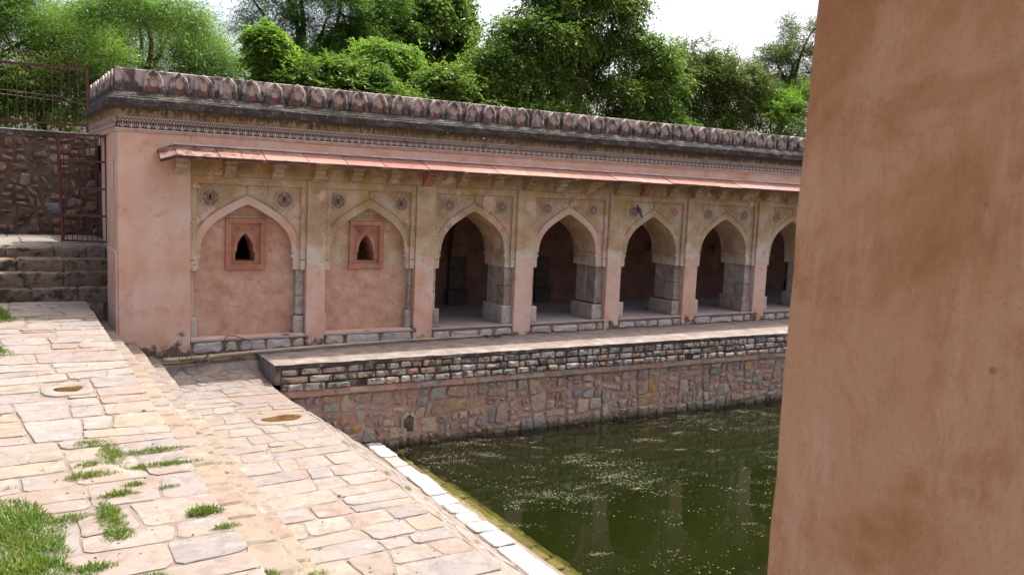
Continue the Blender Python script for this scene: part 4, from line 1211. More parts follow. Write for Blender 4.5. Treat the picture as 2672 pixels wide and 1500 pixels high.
# ------------------------------------------------------------------ paving, steps, tank edge
zU = lambda y: 0.57 + 0.024 * (y + 9)
YN, YS = 1.2, -12.6
E0 = wobble(lambda y: -0.35, 0.012, 3); E1 = wobble(lin((0, -0.02), (-9, 0.0)), 0.012, 4); E2 = wobble(lin((0, 0.29), (-8.5, 0.17)), 0.014, 5); E3 = wobble(lin((0, 0.59), (-7.2, 0.44)), 0.014, 6)
z1 = lin((0, 0.45), (-9, 0.37)); z2 = lin((0, 0.234), (-8.5, 0.17)); z3 = lin((0, 0.0), (-7.2, -0.03))
def zL(y):
    ks = [(-20, -0.33), (-1.4, -0.33), (-0.85, -0.295), (-0.52, -0.23), (-0.40, -0.06), (0.1, -0.03)]
    for (a, b), (c_, d_) in zip(ks[:-1], ks[1:]):
        if a <= y <= c_:
            return b + (d_ - b) * (y - a) / (c_ - a)
    return -0.03
def sheet(name, xa, xb, ya, yb, z, mat, label, ny=40, drop=0.0065):
    mb = MB()
    for k in range(ny + 1):
        y = ya + (yb - ya) * k / ny
        for x in (xa(y), (xa(y) + xb(y)) / 2, xb(y)):
            mb.v.append((x, y, z(y) - drop))
        mb.v.append((xb(y), y, z(y) - 0.9))
    for k in range(ny):
        for q in range(3):
            mb.f.append((4 * k + q, 4 * k + q + 1, 4 * k + q + 5, 4 * k + q + 4)); mb.mi.append(0)
    return struct(mb.build(name, mat), label)
def pave(parent, cells, z, name='paving_stone', gap=(0.006, 0.016), mat='pave', depth=0.06, bev=0.006, soft=0.22, skip=None, hh=(-0.002, 0.006), hole=None):
    if hole:                                   # leave room for the hollowed stone
        hx, hy, hw, hd = hole; keep = []
        for c_ in cells:
            if area(c_) < 0:
                c_ = c_[::-1]
            us = [p[0] for p in c_]; vs = [p[1] for p in c_]
            if max(us) < hx - hw or min(us) > hx + hw or max(vs) < hy - hd or min(vs) > hy + hd:
                keep.append(c_); continue
            opts = [clip(c_, 1, 0, hx - hw), clip(c_, -1, 0, -(hx + hw)), clip(c_, 0, 1, hy - hd), clip(c_, 0, -1, -(hy + hd))]
            opts = [o_ for o_ in opts if len(o_) >= 3]
            if opts:
                keep.append(max(opts, key=lambda o_: abs(area(o_))))
        cells = keep
    for c_ in cells:
        cx = sum(p[0] for p in c_) / len(c_); cy = sum(p[1] for p in c_) / len(c_)
        if skip and skip(cx, cy):
            continue
        poly = inset(c_, random.uniform(*gap))
        if len(poly) < 3 or abs(area(poly)) < 0.003:
            continue
        poly = soften(poly, soft)
        mb = MB(); stone_mb(mb, poly, lambda p, q, n: (p, q, z(q) + n), random.uniform(*hh), depth, bev, 0.003, 0.004)
        mb.build(name, mat, parent)
const = lambda v: (lambda y: v)
up = sheet('upper_pavement', const(-3.6), lambda y: E0(y) - 0.02, YS, YN, zU, 'pave_bed', 'sunlit upper pavement of cream flagstones with grass in the joints')
def squash(cells, xr):                       # last column follows the wandering edge
    return [[((xr(p[1]) if p[0] > -0.36 + 0.0 else p[0]), p[1]) for p in c_] for c_ in cells]
uc = []
for (ya, yb) in ((-11.2, -7.9), (-7.9, -5.3), (-5.3, -2.4), (-2.4, YN)):
    uc += gcells([(-3.6, ya), (-0.35, ya), (-0.35, yb), (-3.6, yb)], (0.08, 0.11, 0.16, 0.22, 0.28), 1.55, 0.09)
pave(up, uc, zU, gap=(0.005, 0.016), hole=(-1.10, -4.85, 0.25, 0.32))
st = struct(MB().box(-3.6, E3(-6) - 0.02, YS, -0.01, -1.2, -0.30).build('pavement_steps', 'pave_bed'), 'three shallow stone steps running down from the upper pavement to the lower pavement')
for (ea, eb, z, nm, dp) in ((E0, E1, z1, 1, 0.14), (E1, E2, z2, 2, 0.2), (E2, E3, z3, 3, 0.26)):
    yn = YN if nm == 1 else -0.004
    mb = MB(); ny = 30
    for k in range(ny + 1):
        y = YS + (yn - YS) * k / ny
        mb.v += [(ea(y) - 0.1, y, z(y) - 0.02), (eb(y) - 0.02, y, z(y) - 0.02), (eb(y) - 0.02, y, z(y) - 0.45)]
    for k in range(ny):
        for q in range(2):
            mb.f.append((3 * k + q, 3 * k + q + 1, 3 * k + q + 4, 3 * k + q + 3)); mb.mi.append(0)
    mb.build('step_bed', 'pave_bed', st)
    ee = [lambda y: ea(y) + 0.0, eb]
    pave(st, cells_columns(ee, -10.8, yn, 0.26, 0.6, split=0.0, slant=0.015), z, 'step_stone', (0.004, 0.011), mat='pave_step', depth=dp, bev=0.024, soft=0.2)
lo = sheet('lower_pavement', lambda y: E3(y) - 0.1, lambda y: 2.185 if y > -1.36 else lin((-1.9, 2.145), (-8.8, 2.026))(y) - 0.03, YS, -0.01, zL, 'pave_bed', 'sunlit lower pavement of pale flagstones beside the tank', 120)
PE = wobble(lin((-1.9, 2.145), (-8.8, 2.026)), 0.02, 9)
lc = []
def lowmap(t, y):
    return E3(y) + 0.005 + (PE(y) - E3(y) - 0.005) * t
for (ya, yb) in ((-10.8, -8.1), (-8.1, -5.6), (-5.6, -3.4), (-3.4, -1.40)):
    for c_ in gcells([(0, ya), (1, ya), (1, yb), (0, yb)], (0.06, 0.085, 0.12, 0.16), 0.92, 0.09):
        lc.append([(lowmap(p[0], p[1]), p[1]) for p in c_])
pave(lo, lc, zL, gap=(0.005, 0.014), hole=(1.70, -3.36, 0.40, 0.28))
pts = scatter(0.55, 2.2, -1.42, -0.45, [(0.13, 10), (0.09, 25), (0.055, 40)], 1.4, 800)
pave(lo, [c_ for c_ in power_cells(0.57, 2.16, -1.42, -0.42, pts, 1.4) if c_], zL, gap=(0.007, 0.016))
pts = scatter(0.62, 2.25, -0.40, -0.02, [(0.13, 6), (0.08, 14)], 2.4, 800)
pave(lo, [c_ for c_ in power_cells(0.6, 2.2, -0.40, -0.012, pts, 2.4) if c_], zL, gap=(0.006, 0.014), mat='stair')

KI = wobble(lin((-1.36, 3.77), (-6.75, 3.59)), 0.012, 41); KO = wobble(lin((-1.73, 4.062), (-7.1, 3.937)), 0.014, 42)
KZ = -1.50
sx = lambda t, y: PE(y) + 0.0 + (KI(y) - PE(y)) * t
def sz(t):
    return -0.345 - 1.165 * (max(t, 0.0) ** 0.96) 
mb = MB(); ny, nt = 60, 16
ye = -1.345
for k in range(ny + 1):
    y = YS + (ye - YS) * k / ny
    for q in range(nt + 1):
        t = q / nt
        mb.v.append((sx(t, y), y, sz(t) - 0.03))
for k in range(ny):
    for q in range(nt):
        a = k * (nt + 1) + q; mb.f.append((a, a + 1, a + nt + 2, a + nt + 1)); mb.mi.append(0)
slo = struct(mb.build('tank_slope', 'pave_bed'), 'steep rubble slope between the lower pavement and the white kerb')
for c_ in gcells([(0.0, -9.6), (1.0, -9.6), (1.0, -1.40), (0.0, -1.40)], (0.03, 0.05, 0.08), 0.45, 0.12):
    poly = soften(inset(c_, random.uniform(0.006, 0.014)), 0.25, cut=0.03)
    if len(poly) > 3 and abs(area(poly)) > 0.004:
        mb = MB()
        stone_mb(mb, poly, lambda p, q, n: (sx(p, q) + n * 0.55, q, sz(p) + n * 0.83), random.uniform(-0.028, -0.006), 0.03, 0.012, 0.004, 0.004)
        mb.build('slope_stone', 'pave', slo)
kb = struct(MB().add([(3.3, YS, KZ - 0.02), (3.98, YS, KZ - 0.02), (4.03, yT(4) + 0.02, KZ - 0.02), (3.3, yT(4) + 0.02, KZ - 0.02), (3.95, YS, -3.6), (4.0, yT(4) + 0.02, -3.6)], [(0, 1, 2, 3), (1, 4, 5, 2)]).build('tank_kerb', 'pave_bed'), 'row of whitewashed kerb stones along the water edge')
y = -1.42
while y > -10.5:
    L_ = random.uniform(0.33, 0.55)
    s0, s1 = random.uniform(-.012, .012), random.uniform(-.012, .012)
    poly = soften(inset([(KI(y - L_), y - L_ + s0), (KO(y - L_) + random.uniform(-.02, .02), y - L_ + s1), (KO(y) + random.uniform(-.02, .02), y), (KI(y), y)], 0.011), 0.16)
    mb = MB(); stone_mb(mb, poly, lambda p, q, n: (p, q, KZ + n), random.uniform(-0.006, 0.014), 0.16, 0.014, 0.004, 0.006)
    mb.build('kerb_stone', 'kerb', kb)
    y -= L_
# submerged steps
tf = struct(MB().add([(3.9, -13.6, -3.55), (23.2, -13.6, -3.55), (23.2, -0.9, -3.55), (3.9, -0.9, -3.55)], [(0, 1, 2, 3)]).build('tank_floor', 'earth'), 'muddy floor of the tank under the water')
for k, (o0, o1, zz) in enumerate(((0.0, 0.17, -1.69), (0.17, 0.48, -1.83), (0.48, 0.84, -2.02), (0.84, 1.25, -2.28), (1.25, 1.7, -2.6))):
    mb = MB()
    a0, a1 = YS, -1.36
    mb.add([(KO(a0) + o0, a0, zz - .03), (KO(a0) + o1, a0, zz - .03), (KO(a1) + o1, a1, zz - .03), (KO(a1) + o0, a1, zz - .03), (KO(a0) + o1, a0, -3.6), (KO(a1) + o1, a1, -3.6)], [(0, 1, 2, 3), (1, 4, 5, 2)])
    mb.build('submerged_step', 'earth', tf)
    y = -1.45
    while y > -10.2:
        L_ = random.uniform(0.3, 0.5)
        poly = soften(inset([(KO(y) + o0, y - L_), (KO(y) + o1, y - L_), (KO(y) + o1, y), (KO(y) + o0, y)], 0.012), 0.25)
        if poly:
            mb = MB(); stone_mb(mb, poly, lambda p, q, n: (p, q, zz + n), random.uniform(-.01, .015), 0.1, 0.02, 0.006, 0.01)
            mb.build('submerged_stone', 'wet', tf)
        y -= L_
# the water, with a straight north edge just inside the wall face
mb = MB(); mb.hexa([(3.65, -13.62, -3.5), (23.15, -13.62, -3.5), (23.15, yT(23.15) + 0.045, -3.5), (3.65, yT(3.65) + 0.045, -3.5)], [(3.65, -13.62, -1.6), (23.15, -13.62, -1.6), (23.15, yT(23.15) + 0.045, -1.6), (3.65, yT(3.65) + 0.045, -1.6)])
struct(mb.build('water', 'water'), 'murky green tank water reflecting the arcade')
# ------------------------------------------------------------------ stairs, landing, retaining wall
SW = lambda y: -0.035 if y < 1.1 else 0.05 * y - 0.02
SR = [(1.20, zU(1.2), 1.04), (1.42, 1.04, 1.286), (1.72, 1.286, 1.49), (2.17, 1.49, 1.654)]
D = thing('stone_stairs', 'four worn dark stone steps climbing to the gate landing beside the arcade', 'stairs', (-1.5, 1.3, 0.8))
mb = MB()
for k, (y, za, zb) in enumerate(SR):
    mb.box(-4.2, SW(y) - 0.005, y + 0.03, (SR[k + 1][0] + 0.05) if k < 3 else 2.4, 0.3, zb - 0.03)
mb.box(-0.36, 0.0, 1.215, 1.4, 0.2, 0.9)
mb.build('stair_core', 'stair', D)
for k, (y, za, zb) in enumerate(SR):
    yb = SR[k + 1][0] + 0.04 if k < 3 else 2.50
    x = -4.2
    while x < SW(y) - 0.05:
        L_ = min(random.uniform(0.38, 0.85), SW(y) - 0.01 - x)
        if SW(y) - x - L_ < 0.2:
            L_ = SW(y) - 0.008 - x
        jy = random.uniform(-0.02, 0.015); jz = random.uniform(-0.012, 0.010)
        poly = soften(inset([(x, za - 0.06), (x + L_, za - 0.06), (x + L_, zb + jz + random.uniform(-.006, .006)), (x, zb + jz)], 0.005), 0.12)
        mb = MB()
        # each tread block: hewn front face, flat top
        stone_mb(mb, poly, lambda p, q, n: (p, y + jy - n, q), 0.01, yb - y, 0.02, 0.008, 0.01)
        mb.build('tread_stone', 'stair', D)
        x += L_
mb = MB()
poly = soften(inset([(-0.34, 0.42), (-0.06, 0.42), (-0.06, 0.80), (-0.34, 0.80)], 0.008), 0.15)
stone_mb(mb, poly, lambda p, q, n: (p, 1.205 - n, q), 0.02, 0.1, 0.02, 0.01); mb.build('riser_block', 'rubble', D)
lan = struct(MB().box(-4.2, 0.30, 2.38, 5.76, 0.3, 1.628).build('gate_landing', 'pave_bed'), 'flagged landing at the top of the dark stairs below the rubble wall')
ecl = [const(2.42), const(2.85), const(3.4), const(4.1), const(4.9), const(5.75)]
cl = cells_columns([wobble(e, 0.03, 70 + i) for i, e in enumerate(ecl)], -3.4, 0.26, 0.5, 0.95, split=0.0, slant=0.05)
pave(lan, [[(p[1], p[0]) for p in c_][::-1] for c_ in cl], const(1.652), 'landing_stone', (0.006, 0.014))

RW = thing('rubble_wall', 'dark brown rubble retaining wall behind the gate landing', 'wall', (-2.0, 5.75, 1.65))
MB().box(-6.3, 0.33, 5.79, 6.2, 0.5, 3.80).build('wall_core', 'wallmortar', RW)
mb = MB(); n_ = 40
for k in range(n_ + 1):
    x = -6.3 + 6.63 * k / n_
    e = random.uniform(-0.02, 0.015)
    mb.v += [(x, 5.775 + e, 3.74 + random.uniform(-.02, .02)), (x, 5.76 + e, 3.845 + 0.01 * random.random()), (x, 5.82, 3.868 + 0.012 * random.random()), (x, 6.22, 3.86)]
for k in range(n_):
    for q in range(3):
        mb.f.append((4 * k + q, 4 * k + q + 1, 4 * k + q + 5, 4 * k + q + 4)); mb.mi.append(0)
mb.build('wall_cap', 'terrace', RW)
for c_ in gcells([(-3.5, 1.64), (0.32, 1.64), (0.32, 3.76), (-3.5, 3.76)], (0.012, 0.02, 0.035, 0.055, 0.08), 1.15, 0.26):
    poly = inset(c_, random.uniform(0.018, 0.042))
    if len(poly) < 3 or abs(area(poly)) < 0.004:
        continue
    poly = soften(poly, 0.3)
    mb = MB(); stone_mb(mb, poly, lambda p, q, n: (p, 5.79 - n, q), random.uniform(0.02, 0.06), 0.03, 0.03, 0.014, 0.02); mb.build('wall_stone', 'wallstone', RW)

# ------------------------------------------------------------------ railing and gate
RL = thing('iron_railing', 'maroon iron railing with curved spear tips on top of the rubble wall', 'railing', (-0.7, 5.9, 3.86))
yF = 5.9
MB().box(-4.0, 0.145, yF - 0.02, yF + 0.02, 5.19, 5.245).build('top_rail', 'maroon', RL)
MB().box(-4.0, 0.10, yF - 0.02, yF + 0.02, 4.005, 4.055).build('bottom_rail', 'maroon', RL)
MB().box(0.10, 0.155, yF - 0.028, yF + 0.028, 3.80, 5.19).build('end_post', 'maroon', RL)
for (za, zb) in ((4.655, 4.585), (4.565, 4.49)):
    mb = MB(); mb.tube([(-4.0, yF, za + 0.1), (-1.5, yF, za), (0.11, yF, zb)], 0.006, 5); mb.build('tie_rod', 'maroon', RL)
for k in range(-16, 10):
    x = -1.365 + 0.1635 * k
    lean = random.uniform(-0.10, -0.02)
    mb = MB(); h_ = 5.47 + random.uniform(-.015, .015)
    mb.tube([(x, yF - 0.024, 4.02), (x, yF - 0.024, 5.25), (x + lean * 0.25, yF - 0.03, 5.34), (x + lean * 0.75, yF - 0.05, h_ - 0.03), (x + lean * 0.85, yF - 0.055, h_), (x + lean, yF - 0.06, h_ + 0.045)], [0.010, 0.010, 0.011, 0.012, 0.022, 0.002], 6)
    mb.build('baluster', 'maroon', RL)

GT = thing('iron_gate', 'narrow maroon barred iron gate standing ajar at the top of the stairs', 'gate', (0.112, 2.117, 1.74))
gd = Vector((-0.848, 0.530, 0)); gn = Vector((0.530, 0.848, 0)); gb = Vector((0.112, 2.117, 1.74))
GWd, GH = 0.87, 1.965
def gp(u, z, n=0.0):
    p = gb + gd * (u + 0.055 * z / GH * (u / GWd) + 0.02 * z / GH) + gn * n + Vector((0, 0, z + 0.0 * u))
    return tuple(p)
def gbar(mb, u0, u1, za, zb, t=0.02):
    mb.hexa([gp(u0, za, -t), gp(u1, za, -t), gp(u1, za, t), gp(u0, za, t)], [gp(u0, zb, -t), gp(u1, zb, -t), gp(u1, zb, t), gp(u0, zb, t)])
for u0, u1 in ((0.0, 0.045), (GWd - 0.045, GWd)):
    mb = MB(); gbar(mb, u0, u1, 0, GH); mb.build('stile', 'maroon', GT)
for z_ in (0.0, 0.47, 0.965, 1.455, GH - 0.04):
    mb = MB(); gbar(mb, 0.045, GWd - 0.045, z_, z_ + 0.038, 0.017); mb.build('rail', 'maroon', GT)
for k in range(8):
    u = 0.045 + (GWd - 0.09) * (k + 0.75) / 8.4
    mb = MB(); mb.tube([gp(u, 0.03, -0.005), gp(u, GH - 0.03, -0.005)], 0.008, 6); mb.build('bar', 'maroon', GT)
mb = MB(); mb.tube([gp(GWd - 0.30, 0.985, -0.035), gp(GWd + 0.03, 0.985, -0.035)], 0.011, 8); mb.tube([gp(GWd - 0.12, 0.985, -0.035), gp(GWd - 0.12, 0.90, -0.04)], 0.008, 6); mb.build('bolt', 'maroon', GT)
mb = MB(); gbar(mb, GWd - 0.155, GWd - 0.11, 0.80, 0.90, 0.022); mb.build('hasp', 'maroon', GT)
mb = MB(); mb.box(0.075, 0.13, 2.06, 2.115, 1.68, 3.74); mb.build('hinge_post', 'maroon', GT)

# ------------------------------------------------------------------ pole, wire, pigeon
PP = thing('bamboo_pole', 'long weathered bamboo pole lying along the foot of the arcade', 'pole', (0.6, -0.5, 0.0))
pa = [(0.60, -0.55, 0.035), (1.2, -0.47, 0.03), (2.2, -0.36, 0.05), (3.4, -0.25, 0.055), (4.8, -0.13, 0.05), (6.85, -0.06, 0.035)]
def lerp3(pts, n):
    out = []
    for a, b in zip(pts[:-1], pts[1:]):
        for k in range(n):
            t = k / n; out.append(tuple(a[i] + (b[i] - a[i]) * t for i in range(3)))
    return out + [pts[-1]]
pl = lerp3(pa, 6); rad = [0.036 - 0.014 * k / len(pl) for k in range(len(pl))]
mb = MB(); mb.tube(pl, rad, 9); pole = mb.build('shaft', 'bamboo', PP, smooth=True)
for k in range(3, len(pl) - 1, 2):
    a = Vector(pl[k]); d = (Vector(pl[k + 1]) - a).normalized()
    mb = MB(); mb.tube([a - d * 0.012, a - d * 0.004, a + d * 0.006, a + d * 0.014], [rad[k] * 1.02, rad[k] * 1.16, rad[k] * 1.14, rad[k] * 1.0], 9); mb.build('node', 'bamboo', PP, smooth=True)
mb = MB()
for k in range(5):
    c_ = Vector((0.86 + 0.045 * k, -0.51 + 0.004 * k, 0.034)); tl = random.uniform(-0.03, 0.03)
    mb.tube([c_ + Vector((tl * math.sin(t), 0.046 * math.cos(t), 0.044 * math.sin(t))) for t in np.linspace(0, 6.28, 12)], 0.005, 5)
mb.tube([(1.06, -0.55, 0.01), (1.0, -0.62, 0.006), (0.92, -0.64, 0.006), (0.85, -0.60, 0.006)], 0.005, 5)
mb.build('rope_tie', 'wire', PP)
WR = MB()
WR.tube([(1.30, -0.52, 0.075), (1.36, -0.44, 0.03), (1.5, -0.30, 0.05), (1.66, -0.13, 0.10), (1.67, -0.06, 0.22), (1.74, -0.04, 0.30), (1.86, -0.04, 0.29), (2.0, -0.04, 0.235), (2.14, -0.05, 0.17), (2.16, -0.06, 0.09), (2.12, -0.07, 0.05)], 0.008, 6)
WR.tube([(1.30, -0.52, 0.075), (1.27, -0.49, 0.03), (1.22, -0.56, 0.0)], 0.008, 6)
WR.tube([(1.66, -0.13, 0.10), (1.72, -0.10, 0.13), (1.70, -0.08, 0.08), (1.62, -0.10, 0.04)], 0.007, 6)
w_ = WR.build('wire_loop', 'wire'); w_['label'] = 'rusty wire loop sticking up behind the bamboo pole near the corner wall'; w_['category'] = 'wire'
WR = MB()
for k in range(3):
    cx = 6.85 + 0.14 * k
    WR.tube([(cx + 0.10 * math.cos(t), -0.16 + 0.07 * math.sin(t) - 0.02 * k, 0.015 + 0.03 * (1 + math.sin(t * 2 + k)) / 2) for t in np.linspace(0, 6.0, 14)], 0.007, 5)
WR.tube([(7.2, -0.12, 0.01), (7.4, -0.10, 0.06), (7.6, -0.14, 0.01)], 0.007, 5)
w_ = WR.build('wire_tangle', 'wire'); w_['label'] = 'rusty wire tangle on the terrace at the far tip of the bamboo pole'; w_['category'] = 'wire'

pg = thing('pigeon', 'dark grey pigeon perched on the carved roundel of the fifth arch', 'bird', (10.86, 0.0, 2.72))
pc = Vector((10.865, -0.045, 2.735))
mb = MB()
sp = [(-0.045, 0.105, 0.005), (-0.052, 0.088, 0.021), (-0.042, 0.06, 0.026), (-0.028, 0.03, 0.032), (0.0, -0.01, 0.047), (0.026, -0.055, 0.043), (0.048, -0.095, 0.027), (0.064, -0.13, 0.018), (0.082, -0.175, 0.014)]
mb.tube([(pc.x + a, pc.y, pc.z + b + 0.03) for a, b, r_ in sp], [r_ for a, b, r_ in sp], 10)
mb.build('body', 'pigeon', pg, smooth=True)
for s_ in (-1, 1):
    mb = MB()
    wv = [(-0.012, 0.03), (0.03, 0.0), (0.062, -0.07), (0.072, -0.14), (0.045, -0.10), (0.005, -0.045), (-0.02, 0.0)]
    mb.prism(wv, lambda p: (pc.x + p[0], pc.y + s_ * 0.036, pc.z + 0.03 + p[1]), lambda p: (pc.x + p[0], pc.y + s_ * 0.046, pc.z + 0.03 + p[1])); mb.build('wing', 'pigeon', pg, bevel=0.003)
    mb = MB(); q = pc + Vector((0.005, s_ * 0.015, -0.02)); mb.tube([q, q + Vector((0, 0, -0.045)), q + Vector((-0.02, 0, -0.055))], 0.005, 5); mb.build('leg', 'pigeon_foot', pg)
mb = MB(); mb.tube([(pc.x - 0.062, pc.y, pc.z + 0.118), (pc.x - 0.088, pc.y, pc.z + 0.112)], [0.006, 0.001], 6); mb.build('beak', 'wire', pg)
mb = MB(); mb.prism([(0.07, -0.125), (0.09, -0.13), (0.115, -0.20), (0.09, -0.205)], lambda p: (pc.x + p[0], pc.y - 0.018, pc.z + 0.03 + p[1]), lambda p: (pc.x + p[0], pc.y + 0.018, pc.z + 0.03 + p[1])); mb.build('tail', 'pigeon', pg)

# ------------------------------------------------------------------ near pier and the plinth it stands on
pf = struct(MB().box(-6, 14, -21.9, -13.65, -3.6, 1.35).build('platform', 'floor'), 'plastered platform of the pavilion on the near side of the tank')
PR = MB(); nz = 60
xe, yb, x2, y2 = -0.807, -14.164, 0.35, -15.9
for k in range(nz + 1):
    z = 1.352 + (6.0 - 1.352) * k / nz
    j = random.uniform(-0.0016, 0.0016) + 0.002 * math.sin(z * 3.1) + 0.001 * math.sin(z * 11)
    PR.v += [(xe, y2, z), (xe + 0.0005 * math.sin(z * 4), yb - 0.35, z), (xe + j * 0.3, yb - 0.02 + j, z), (xe + 0.004 - j * .2, yb - 0.006 + j, z), (xe + 0.016, yb + j, z), (x2, yb, z), (x2, y2, z)]
for k in range(nz):
    for q in range(7):
        q2 = (q + 1) % 7
        PR.f.append((7 * k + q, 7 * k + q2, 7 * k + 7 + q2, 7 * k + 7 + q)); PR.mi.append(0)
o = PR.build('plaster_pier', 'pier'); o['label'] = 'large orange brown plastered pier standing close by on the right'; o['category'] = 'pillar'

# ------------------------------------------------------------------ hollows with rain water
def bowl(name, cx, cy, z, outer, inner, label, wet=None):
    N = 28
    r_ = random.Random(name)
    ph = [r_.uniform(0, 6.28) for _ in range(4)]
    O = []; I_ = []; K = []
    for k in range(N):
        t = 2 * math.pi * k / N
        c_, s_ = math.cos(t), math.sin(t)
        so_ = 1.0 / max(abs(c_) ** 4 + abs(s_) ** 4, 1e-6) ** 0.25
        O.append((cx + outer[0] * so_ * c_ + r_.uniform(-.01, .01), cy + outer[1] * so_ * s_ + r_.uniform(-.01, .01)))
        w1 = 1 + 0.10 * math.sin(2 * t + ph[0]) + 0.07 * math.sin(3 * t + ph[1]) + 0.04 * math.sin(5 * t + ph[2])
        I_.append((cx + 0.02 + inner[0] * w1 * c_, cy + inner[1] * w1 * s_))
    mb = MB()
    lv = lambda P, dz, s: [(cx + (p[0] - cx) * s, cy + (p[1] - cy) * s, z(cy) + dz) for p in P]
    rings = [lv(O, -0.05, 1.0), lv(O, 0.001, 0.995), lv(O, 0.005, 0.965), lv(I_, 0.006, 1.14), lv(I_, 0.002, 1.0), lv(I_, -0.006, 0.96), lv(I_, -0.008, 0.5)]
    vs = sum(rings, []); fs = []
    for q in range(len(rings) - 1):
        for k in range(N):
            k2 = (k + 1) % N; fs.append((q * N + k, q * N + k2, q * N + N + k2, q * N + N + k))
    fs.append(tuple((len(rings) - 1) * N + k for k in range(N)))
    mb.add(vs, fs)
    o = mb.build(name, 'pave', smooth=True); o['label'] = label; o['category'] = 'hollowed stone'
    mb = MB(); mb.add(lv(I_, -0.004, 0.972), [tuple(range(N))]); mb.build('rain_water', 'puddle', o)
bowl('hollow_stone', 1.70, -3.36, zL, (0.40, 0.28), (0.285, 0.185), 'hollowed flagstone holding brown rain water on the lower pavement')
bowl('hollow_stone', -1.10, -4.85, zU, (0.25, 0.32), (0.14, 0.18), 'shallow damp hollowed flagstone on the upper pavement')

# ------------------------------------------------------------------ leaves and trees
def leaf_mesh(name, pos, axis, nrm, L, wd, mat, parent, kind=None):
    n = len(pos)
    side = np.cross(axis, nrm); side /= np.linalg.norm(side, axis=1)[:, None] + 1e-9
    nn = np.cross(side, axis)
    L = L[:, None]; w2 = (L[:, 0] * wd)[:, None] * 0.5
    a = pos; t = pos + axis * L
    m1 = pos + axis * L * 0.45 + side * w2 + nn * w2 * 0.35
    m2 = pos + axis * L * 0.45 - side * w2 + nn * w2 * 0.35
    V = np.stack([a, m1, t, m2], 1).reshape(-1, 3).astype(np.float32)
    off = world_loc(parent)
    V -= np.array([off.x, off.y, off.z], np.float32)
    me = bpy.data.meshes.new(name)
    me.vertices.add(4 * n); me.vertices.foreach_set('co', V.ravel())
    b = np.arange(n, dtype=np.int32) * 4
    F = np.stack([b, b + 1, b + 2, b, b + 2, b + 3], 1).reshape(-1)
    me.loops.add(6 * n); me.loops.foreach_set('vertex_index', F)
    me.polygons.add(2 * n); me.polygons.foreach_set('loop_start', np.arange(2 * n, dtype=np.int32) * 3)
    me.materials.append(M[mat]); me.update(calc_edges=True)
    o = link(name, me, parent)
    if kind:
        o['kind'] = kind
    return o
def unit(v):
    return v / (np.linalg.norm(v, axis=1)[:, None] + 1e-9)
def blob_clumps(blobs):
    out = []; ax = []
    for (cx, cy, cz, rx, ry, rz, n) in blobs:
        d = unit(rng.normal(size=(n, 3)))
        low = d[:, 2] < -0.35
        d[low, 2] *= -0.6
        d = unit(d)
        r = rng.uniform(0.25, 1.0, n) ** 0.42
        bump = 1 + 0.16 * np.sin(d[:, 0] * 5 + cx) * np.sin(d[:, 2] * 6 + cy) + rng.normal(0, 0.10, n)
        p = np.array([cx, cy, cz]) + d * (r * bump)[:, None] * np.array([rx, ry, rz])
        out.append(p); ax.append(d)
    return np.concatenate(out), np.concatenate(ax)
def crown(parent, blobs, mat, per, rc, size, wd, droop, flat=0.6, name='crown', style='broad'):
    c, d = blob_clumps(blobs)
    n = len(c) * per
    ci = np.repeat(np.arange(len(c)), per)
    if style == 'spray':                       # leaves hang along arching sprays
        k = 7
        ns = max(1, per // k)
        si = np.repeat(np.arange(len(c)), ns)
        sd = unit(d[si] * 0.8 + rng.normal(0, 0.75, (len(si), 3)) + np.array([0, 0, -droop * 0.4]))
        s0 = c[si] + rng.normal(0, rc * 0.45, (len(si), 3)) * np.array([1, 1, flat])
        t = np.tile(np.linspace(0.1, 1, k), len(si))[:, None]
        ii = np.repeat(np.arange(len(si)), k)
        ln = rng.uniform(0.5, 1.2, len(si))[ii][:, None] * rc * 1.3
        pos = s0[ii] + sd[ii] * t * ln + np.array([0, 0, -1.0]) * (t ** 2) * ln * droop * 0.55
        sdn = np.cross(sd[ii], np.array([0, 0, 1.0])); sgn = np.where(np.arange(len(ii)) % 2 == 0, 1.0, -1.0)[:, None]
        axis = unit(sd[ii] * 0.5 + sdn * sgn * 0.9 + rng.normal(0, 0.25, (len(ii), 3)) + np.array([0, 0, -droop * 0.45]))
        nrm = unit(rng.normal(0, 0.35, (len(ii), 3)) + np.array([0, 0, 1.0]))
    else:
        pos = c[ci] + rng.normal(0, rc * 0.5, (n, 3)) * np.array([1, 1, flat])
        axis = unit(d[ci] * 0.5 + rng.normal(0, 0.8, (n, 3)) + np.array([0, 0, -droop]))
        nrm = unit(rng.normal(0, 0.6, (n, 3)) + np.array([0, -0.1, 0.9]))
    L = size * rng.uniform(0.65, 1.3, len(pos))
    leaf_mesh(name, pos, axis, nrm, L, wd, mat, parent)
    return c
